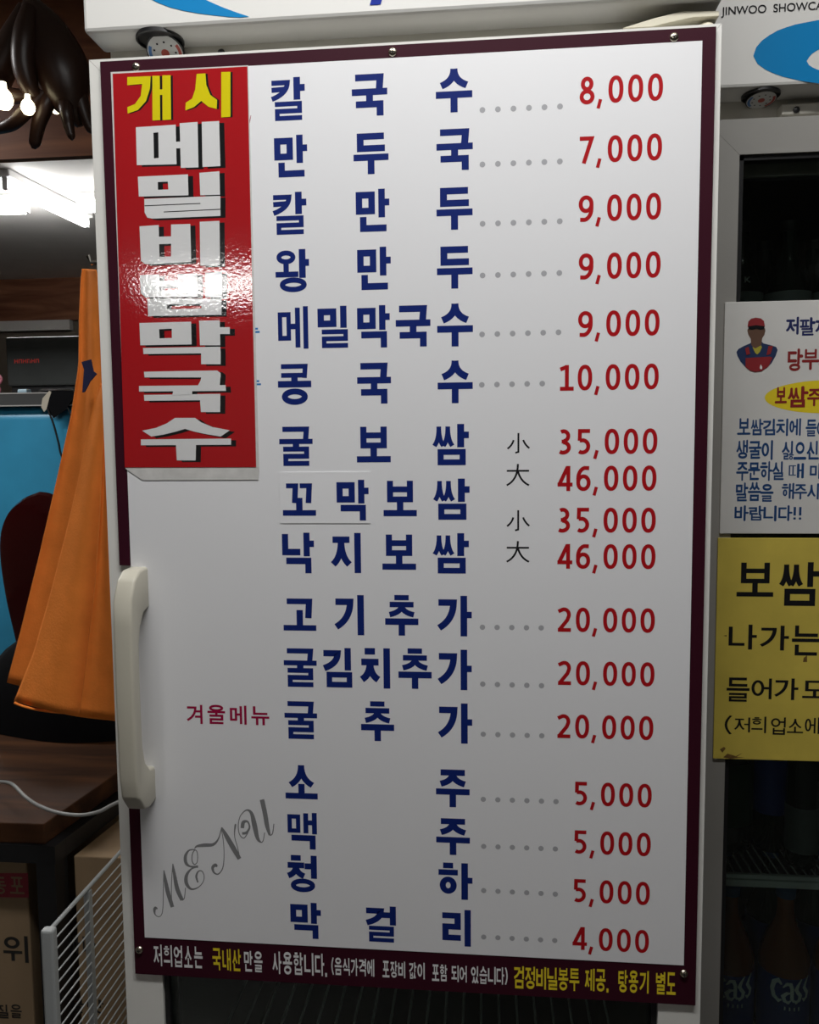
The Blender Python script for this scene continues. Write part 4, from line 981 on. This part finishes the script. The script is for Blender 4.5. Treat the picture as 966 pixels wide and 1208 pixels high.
# pendant lamp with drooping brown petals
PYD = 0.95
pend = thing('pendant_lamp', at(50, 60, PYD), 'dark brown pendant lamp with drooping finger-like glass petals before the wooden beam', 'lamp')
def tp(pts, y=PYD): return [at(u, v, y+dy) for u, v, dy in pts]
def petal(pts, rad, name='petal'):
    p = [Vector(q) for q in spl([tuple(v) for v in tp(pts)], 6)]; r = [x[0] for x in spl([(q,) for q in rad], 6)]
    # round the tip
    d = (p[-1]-p[-2]).normalized(); rt = r[-1]
    for k in (0.5, 0.8, 0.95): p.append(p[-1]+d*rt*0.35); r.append(rt*math.sqrt(1-k*k))
    m = MB(); m.tube(p, r, 16); return m.build(name, M['petal'], pend, smooth=True)
petal([(36, 5, 0), (55, 40, 0), (72, 80, 0), (80, 112, 0), (88, 132, 0.01)], [0.022, 0.050, 0.062, 0.050, 0.03])
petal([(62, 100, 0), (56, 120, -0.02), (46, 145, -0.02), (41, 168, -0.01)], [0.020, 0.018, 0.016, 0.0135])
petal([(76, 110, 0), (78, 130, -0.03), (81, 148, -0.03), (84, 160, -0.03)], [0.020, 0.016, 0.012, 0.009])
petal([(90, 105, 0), (96, 122, 0), (101, 138, 0), (107, 152, 0)], [0.022, 0.018, 0.014, 0.011])
petal([(34, 8, -0.04), (30, 40, -0.05), (28, 75, -0.05), (36, 105, -0.04), (50, 116, -0.02)], [0.014, 0.026, 0.026, 0.020, 0.012])
petal([(30, 8, 0.03), (10, 60, 0.02), (-5, 95, 0.0), (8, 112, -0.03), (40, 112, -0.02)], [0.016, 0.034, 0.034, 0.020, 0.012])
petal([(50, 112, -0.02), (32, 130, -0.04), (14, 146, -0.04), (-4, 152, -0.03)], [0.018, 0.016, 0.015, 0.012])
m = MB(); p = at(36, 4, PYD); m.tube([(p.x, PYD, p.z-0.02), (p.x, PYD, p.z+0.05), (p.x, PYD, CEIL-0.0005)], [0.02, 0.008, 0.008], 10); m.build('stem', M['black'], pend, smooth=True)
for u, v, r, dy in ((4, 118, 0.021, -0.075), (33, 127, 0.0155, -0.07), (66, 128, 0.012, 0.07)):
    p = at(u, v, PYD+dy); m = MB(); m.lathe((p.x, p.y, p.z), [(0.004, -r), (r*.6, -r*.85), (r*.95, -r*.3), (r, 0.1*r), (r*.8, r*.7), (r*.4, r*1.2), (r*.35, r*1.8)], 16); m.build('bulb', M['bulb'], pend, smooth=True)

# orange apron hanging on the refrigerator's left side
AY = 0.17
LE = [(97, 317), (95.5, 330), (93.5, 375), (93, 430), (84, 490), (66, 570), (45, 660), (25, 740), (8, 802)]
def lerp_poly(pts, t):
    k = t*(len(pts)-1); i = min(int(k), len(pts)-2); f = k-i
    return tuple(a+(b-a)*f for a, b in zip(pts[i], pts[i+1]))
ap = thing('apron', at(90, 850, AY), 'orange cloth apron hanging beside the refrigerator door', 'apron')
def cloth(left, right, y0, dep, nf, ph, name, nu=40, nv=44, hem=None):
    def fn(s, t):
        a = lerp_poly(left, t); b = lerp_poly(right, t); u = a[0]+(b[0]-a[0])*s; v = a[1]+(b[1]-a[1])*s
        if hem: v += hem(s)*max(0, (t-0.8)/0.2)
        y = y0 + dep*t*math.sin(nf*2*math.pi*s+ph) + 0.012*(1-t)*math.sin(3*s+1)
        return at(u, v, y)
    m = MB(); m.grid(fn, nu, nv); o = m.build(name, M['apron'], ap, smooth=True)
    md = o.modifiers.new('thick', 'SOLIDIFY'); md.thickness = 0.0018; md.offset = 0
    return o
RE = [(113, 318), (116, 330), (119, 375), (122, 430), (126, 490), (130, 570), (133, 660), (136, 740), (140, 820)]
cloth(LE, RE, AY+0.03, 0.012, 1.2, 0.5, 'back_panel', hem=lambda s: 3+16*s)
LF = [(119, 452), (112, 470), (104, 510), (92, 570), (78, 630), (60, 700), (40, 770), (17, 827)]
RF = [(124, 452), (126, 470), (128, 510), (129, 570), (131, 630), (133, 700), (134, 770), (136, 842)]
cloth(LF, RF, AY-0.012, 0.016, 0.9, 2.4, 'front_panel', hem=lambda s: 9*math.sin(min(1, s*1.1)*math.pi*0.62))
LG = [(122, 500), (120, 560), (117, 620), (112, 690), (104, 760), (94, 843)]
RG = [(130, 500), (132, 560), (134, 620), (136, 690), (138, 760), (142, 850)]
cloth(LG, RG, AY-0.035, 0.010, 0.6, 0.4, 'side_fold')
def hemtube(pts, y):
    m = MB(); m.tube(spl([tuple(at(u, v, y)) for u, v in pts], 6), 0.0018, 8); m.build('hem', M['apron'], ap, smooth=True)
hemtube([(17, 829), (30, 834), (55, 839), (90, 842)], AY-0.016)
m = MB(); q = [at(u, v, AY-0.012) for u, v in ((96, 427), (107, 424), (110, 438), (114, 441), (106, 450), (100, 462), (97, 463), (99, 436))]
m.prism(q, (0, 0.002, 0)); m.build('navy_tie', M['strap'], ap)['label'] = 'navy tie tape'
m = MB(); p = at(104, 319, AY+0.02); m.tube([(DX0+0.0035, AY+0.03, p.z+0.012), (p.x, AY+0.03, p.z+0.012), (p.x-0.004, AY+0.03, p.z+0.022)], 0.003, 8)
hk = m.build('wall_hook', M['steel'], None, smooth=True); tag(hk, 'small metal hook on the refrigerator side holding the orange apron', 'hook')

# counter in the back with blue vinyl hanging below it
CY = 1.75
czt = at(40, 463, CY).z; czb = at(40, 479, CY).z
cx0, cx1 = -2.2, -0.42
ctr = thing('counter', ((cx0+cx1)/2, CY+0.3, 0), 'dark grey counter at the back with blue vinyl below its edge', 'counter')
m = MB(); m.box((cx0, CY, czb), (cx1, CY+0.6, czt)); m.build('worktop', M['counter'], ctr, bevel=0.003)
m = MB(); m.box((cx0, CY-0.002, czt-0.004), (cx1, CY-0.0001, czt)); m.box((cx0, CY-0.002, czb), (cx1, CY-0.0001, czb+0.004)); m.build('edge_trim', M['counter_edge'], ctr)
m = MB(); m.box((cx0+0.02, CY+0.06, 0.0), (cx1-0.02, CY+0.58, czb-0.0003)); m.build('base_cabinet', M['frame_black'], ctr)
bz = at(20, 800, CY).z
m = MB()
def bl(s, t):
    x = cx0+0.03+(cx1-cx0-0.06)*s
    return (x, CY+0.03+0.010*math.sin(x*13)*t+0.006*math.sin(x*31+2)*t - 0.012*math.sin(t*3.0), czb-0.001-(czb-bz)*t)
m.grid(bl, 120, 20); o = m.build('blue_vinyl_skirt', M['blue_vinyl'], ctr, smooth=True); o['label'] = 'blue vinyl skirt'
md = o.modifiers.new('thick', 'SOLIDIFY'); md.thickness = 0.002
# things on the counter
def cpt(u, v, dy): return at(u, v, CY+dy)
a = cpt(6, 398, 0.12); b = cpt(94, 461, 0.12)
case = thing('black_case', ((a.x+b.x)/2, CY+0.2, czt), 'black case with small red lettering standing on the back counter', 'case')
m = MB(); m.box((a.x, CY+0.12, czt+0.032), (b.x+0.06, CY+0.30, a.z)); m.build('body', M['box_black'], case, bevel=0.006)
m = MB(); m.box((a.x+0.01, CY+0.13, czt+0.0003), (b.x+0.05, CY+0.29, czt+0.0317)); m.build('plinth', M['black'], case)
m = MB(); x = cpt(17, 426, 0.12).x; zc = cpt(30, 426, 0.12).z; x1 = cpt(47, 426, 0.12).x; wl = (x1-x)/6
yy = CY+0.1194
for k in range(6):
    xa = x+k*wl; hh = 0.007
    m.box((xa, yy, zc-hh), (xa+wl*0.22, CY+0.1199, zc+hh)); m.box((xa+wl*0.23, yy, zc+hh*0.5 if k % 2 else zc-hh*0.2), (xa+wl*0.6, CY+0.1199, zc+hh if k % 2 else zc+hh*0.3)); m.box((xa+wl*0.61, yy, zc-hh), (xa+wl*0.82, CY+0.1199, zc+hh*(1 if k != 3 else .2)))
m.build('red_lettering', M['red_mark'], case)
a = cpt(42, 461, 0.05); b = cpt(90, 461, 0.05); cxm = (a.x+b.x)/2; R = (b.x-a.x)/2
m = MB(); m.lathe((cxm, CY+0.055, czt+0.0004), [(R*0.45, 0), (R*0.55, 0.002), (R*0.85, 0.007), (R*0.80, 0.012), (R*0.75, 0.014)], 32)
# keep the tray in front of the case
tr = m.build('steel_lid', M['steel'], None, smooth=True); tr.scale = (1, 0.70, 1); tag(tr, 'shiny round steel lid lying on the counter before the black case', 'lid')
a = cpt(22, 458, 0.03); m = MB(); m.box((a.x, CY+0.02, czt+0.0004), (a.x+0.035, CY+0.05, czt+0.014)); tag(m.build('packet', M['pack'], None, bevel=0.004), 'small pale blue packet beside the steel lid on the counter', 'packet')
a = cpt(-4, 440, 0.10); m = MB(); m.grid(lambda s, t: (a.x-0.05+0.06*s+0.004*math.sin(9*t), CY+0.10+0.02*math.sin(4*s)+0.02*t, czt+0.006+0.09*t*(1-0.4*s)), 10, 12)
o = m.build('pink_cloth', M['pink'], None, smooth=True); md = o.modifiers.new('thick', 'SOLIDIFY'); md.thickness = 0.006; tag(o, 'crumpled pink cloth at the left picture edge on the counter', 'cloth')
# paper tag and a black cloth with a cord hanging over the counter edge
m = MB(); q = [at(u, v, CY-0.008) for u, v in ((58, 461), (61, 463), (60.5, 470), (57, 480), (52, 486), (48.5, 480), (50, 470))]; m.prism(q, (0, 0.003, 0)); tag(m.build('paper_tag', M['paper'], None), 'beige paper tag hanging over the counter edge', 'tag')
cl = thing('hanging_cloth', at(65, 493, CY-0.014), 'black cloth corner with a cord hanging over the counter edge', 'cloth')
m = MB(); q = [at(u, v, CY-0.014) for u, v in ((61, 461), (92, 462), (80, 479), (79.5, 482), (63, 493), (55, 482), (58, 470))]; m.prism(q, (0, 0.004, 0)); m.build('cloth_corner', M['strap'] if False else M['bag'], cl)
m = MB(); m.tube(spl([tuple(at(u, v, CY-0.016)) for u, v in ((56, 482), (63, 500), (69, 522), (72, 536), (80, 552))], 6), 0.0035, 8); m.tube(spl([tuple(at(u, v, CY-0.016)) for u, v in ((80, 481), (86, 498), (92, 515))], 6), 0.0022, 8); m.build('cord', M['black'], cl, smooth=True)

# glossy chair between table and counter
HYc = 1.28
chair = thing('chair', (at(48, 700, HYc).x, HYc-0.15, 0), 'glossy dark burgundy chair with oval back behind the orange apron', 'chair')
ov = [(47, 580), (62, 583), (76, 596), (88, 620), (92, 650), (88, 700), (78, 745), (66, 800), (54, 828), (40, 828), (30, 795), (18, 745), (8, 700), (2, 655), (3, 625), (12, 602), (28, 588)]
m = MB()
cc = Vector((at(47, 690, HYc).x, HYc, at(47, 690, HYc).z)); rp = [at(u, v, HYc) for u, v in spl(ov+[ov[0]], 4)[:-1]]; rings = []
for sc_, dy in ((1.0, 0.0), (0.97, -0.012), (0.85, -0.020), (0.5, -0.026), (0.05, -0.028)):
    rings.append([m.vert((cc.x+(p.x-cc.x)*sc_, HYc+dy, cc.z+(p.z-cc.z)*sc_)) for p in rp])
bk = [m.vert((cc.x+(p.x-cc.x)*.97, HYc+0.014, cc.z+(p.z-cc.z)*.97)) for p in rp]
rings.insert(0, bk)
for A_, B_ in zip(rings[:-1], rings[1:]):
    for k in range(len(rp)): j = (k+1) % len(rp); m.f.append((A_[k], A_[j], B_[j], B_[k]))
m.f.append(tuple(bk)); m.f.append(tuple(rings[-1])[::-1])
m.build('backrest', M['lacquer'], chair, smooth=True)
m = MB(); m.box((cc.x-0.2, HYc-0.40, 0.43), (cc.x+0.2, HYc+0.01, 0.47)); m.build('seat', M['lacquer'], chair, bevel=0.012)
zbk = at(47, 820, HYc).z
for s_ in (-0.03, 0.03):
    m = MB(); m.tube([(cc.x+s_, HYc+0.004, 0.465), (cc.x+s_, HYc-0.002, zbk+0.06)], 0.011, 10); m.build('back_post', M['frame_black'], chair, smooth=True)
for sx in (-0.17, 0.17):
    for sy in (-0.36, -0.03):
        m = MB(); m.tube([(cc.x+sx*0.95, HYc+sy, 0.431), (cc.x+sx*1.05, HYc+sy*1.02, 0.0)], [0.014, 0.011], 10); m.build('leg', M['frame_black'], chair, smooth=True)

# wooden table in front-left with black steel frame
TZ = 0.73
tf = atz(52, 972, TZ)                 # front right corner of its top
ang = math.radians(7)
ex = Vector((-math.cos(ang)*0+-1, 0, 0)); exv = Vector((-1, 0.0, 0)); eyv = Vector((math.sin(ang), math.cos(ang), 0))
tl, tw_ = 0.9, 0.62
tbl = thing('table', (tf.x-tl/2, tf.y+tw_/2, 0), 'dark wooden table with black steel frame at the lower left', 'table')
cn = [tf, tf+exv*tl, tf+exv*tl+eyv*tw_, tf+eyv*tw_]
zt1 = at(40, 996, tf.y).z
m = MB(); m.prism([(p.x, p.y, zt1) for p in cn], (0, 0, TZ-zt1)); m.build('tabletop', M['wood_table'], tbl, bevel=0.002)
def off(a, b): return tf + exv*a + eyv*b
m = MB(); zf0 = zt1-0.028; g = 0.02
o1 = [off(-0.018, -0.004), off(tl, -0.004), off(tl, 0.022), off(-0.018, 0.022)]; m.prism([(p.x, p.y, zf0) for p in o1], (0, 0, zt1-zf0-0.0003))
o1 = [off(-0.018, 0.0222), off(0.010, 0.0222), off(0.010, tw_), off(-0.018, tw_)]; m.prism([(p.x, p.y, zf0) for p in o1], (0, 0, zt1-zf0-0.0003))
o1 = [off(0.0102, tw_-0.025), off(tl, tw_-0.025), off(tl, tw_), off(0.0102, tw_)]; m.prism([(p.x, p.y, zf0) for p in o1], (0, 0, zt1-zf0-0.0003))
m.build('frame', M['frame_black'], tbl)
for a_, b_ in ((-0.016, -0.003), (tl-0.03, -0.003), (-0.016, tw_-0.032), (tl-0.03, tw_-0.032)):
    m = MB(); q = [off(a_, b_), off(a_+0.030, b_), off(a_+0.030, b_+0.030), off(a_, b_+0.030)]; m.prism([(p.x, p.y, 0.0) for p in q], (0, 0, zf0-0.0003)); m.build('leg', M['frame_black'], tbl)
# black bag on the table
bc = off(0.10, 0.36)
m = MB()
def bagf(s, t):
    th = 2*math.pi*s; ph = t*math.pi/2; r = math.cos(ph)**0.5
    return (bc.x-0.10+0.24*r*math.cos(th)*(1+0.05*math.sin(5*th)), bc.y+0.10+0.13*r*math.sin(th)*(1+0.06*math.sin(4*th+1)), TZ+0.001+0.19*math.sin(ph)*(1+0.08*math.sin(3*th+2*t)))
m.grid(bagf, 40, 14); o = m.build('bag', M['bag'], None, smooth=True); tag(o, 'black soft bag lying on the wooden table below the apron', 'bag')
# grey cable drooping across the table corner
m = MB(); e0 = at(-30, 918, tf.y+0.10)
pts = [e0+Vector((-0.42, 0.30, 0)), e0+Vector((-0.20, 0.16, 0)), e0, at(-2, 922, tf.y+0.06), at(14, 925, tf.y+0.0)]
pts = [Vector((p.x, p.y, max(p.z, TZ+0.004))) for p in pts]
pts += [at(30, 940, tf.y-0.03), at(45, 950, tf.y-0.04), at(68, 958.5, tf.y-0.05), at(95, 961.5, tf.y-0.06), at(118, 957, tf.y-0.06), at(140, 946, tf.y-0.05), Vector((DX0+0.002, tf.y-0.02, at(165, 925, tf.y-0.03).z+0.01))]
m.tube([Vector(q) for q in spl([tuple(p) for p in pts], 8)], 0.0026, 10); cb = m.build('cable', M['cable'], None, smooth=True); tag(cb, 'thin grey cable drooping from the table corner toward the refrigerator', 'cable')
# cartons under and behind the table
def carton(a, b, lab):
    t = thing('carton', ((a[0]+b[0])/2, (a[1]+b[1])/2, a[2]), lab, 'box'); m = MB(); m.box(a, b); m.build('box_body', M['carton'], t, bevel=0.002)
    m = MB(); m.box(((a[0]+b[0])/2-0.025, a[1]+0.002, b[2]+0.0001), ((a[0]+b[0])/2+0.025, b[1]-0.002, b[2]+0.0006)); m.build('packing_tape', M['paper'], t); return t
KY = tf.y+0.045
zk1 = at(15, 1015, KY).z
xk = at(36, 1110, KY).x
c1 = carton((xk-0.42, KY, 0.0), (xk, KY+0.34, zk1), 'brown carton with red band under the table, left of the table leg')
P = Print(KY-0.0005); P.pix([(-30, 1030), (33, 1030), (34, 1059), (-30, 1058)]); P.build('red_band', M['carton_red'], c1)
P = Print(KY-0.0009); P.glyph(syl('동', 13), -8, 1034, 7.5, 1055); P.glyph(syl('포', 13), 11, 1034, 29, 1055); P.build('band_lettering', M['carton'], c1)
P = Print(KY-0.0005); P.glyph(syl('위', 13), 3, 1103, 34, 1136); P.glyph(syl('한', 13), -34, 1103, -4, 1136); P.build('print', M['carton_black'], c1)
P = Print(KY-0.0005); P.word('질을', (-5, 1193), (27, 1193), 17, 13); P.build('print', M['carton_black'], c1)
KY2 = tf.y+0.030
k0 = off(-0.024, 0.030); zk2 = zf0-0.004
c2 = thing('carton', (k0.x+0.06, KY2+0.15, 0.0), 'brown carton with black print behind the white wire rack', 'box')
q = [k0, k0-exv*0.125, k0-exv*0.125+eyv*0.28, k0+eyv*0.28]
m = MB(); m.prism([(p.x, p.y, 0.0) for p in q], (0, 0, zk2)); m.build('box_body', M['carton'], c2, bevel=0.002)
for wd, a_, b_, h_ in (('바다', (78, 1113), (114, 1115), 24), ('굴맛', (78, 1186), (124, 1188), 18)):
    P = Print(KY2-0.0005); P.word(wd, a_, b_, h_, 15); P.build('print', M['carton_black'], c2)
# white wire rack standing on edge beside the refrigerator
rx = -0.105
def onx(u, v, x=rx):
    d = ray(u, v); return CAM_LOC + d*((x-CAM_LOC.x)/d.x)
pA = onx(58, 1098); pB = onx(60, 1208); y0 = pA.y; zt_ = pA.z
rk = thing('wire_rack', (rx, y0+0.2, 0.0), 'white coated wire rack standing on edge between carton and refrigerator', 'rack')
y1 = y0+0.22; zb_ = 0.012
y1 = min(y1, KY2-0.012)
m = MB(); m.box((rx-0.008, y0-0.007, zb_-0.012), (rx+0.008, y0+0.005, zt_+0.004)); m.build('end_bar', M['rack'], rk, bevel=0.003)
m = MB(); m.tube([(rx, y0, zt_), (rx, y1, zt_)], 0.0027, 8); m.build('rail', M['rack'], rk, smooth=True)
yc_ = onx(103, 1042).y
m = MB(); m.box((rx-0.004, yc_-0.004, 0.0), (rx+0.004, yc_+0.004, zt_-0.003)); m.build('cross_bar', M['rack'], rk)
m = MB(); m.box((rx-0.004, y1-0.004, 0.0), (rx+0.004, y1+0.004, zt_-0.003)); m.build('cross_bar', M['rack'], rk)
nz = int((zt_-0.05)/0.0145)
for k in range(nz):
    m = MB(); z = zt_-0.0145*(k+1); m.tube([(rx+0.003, y0, z), (rx+0.003, y1, z)], 0.0011, 6); m.build('wire', M['rack'], rk)
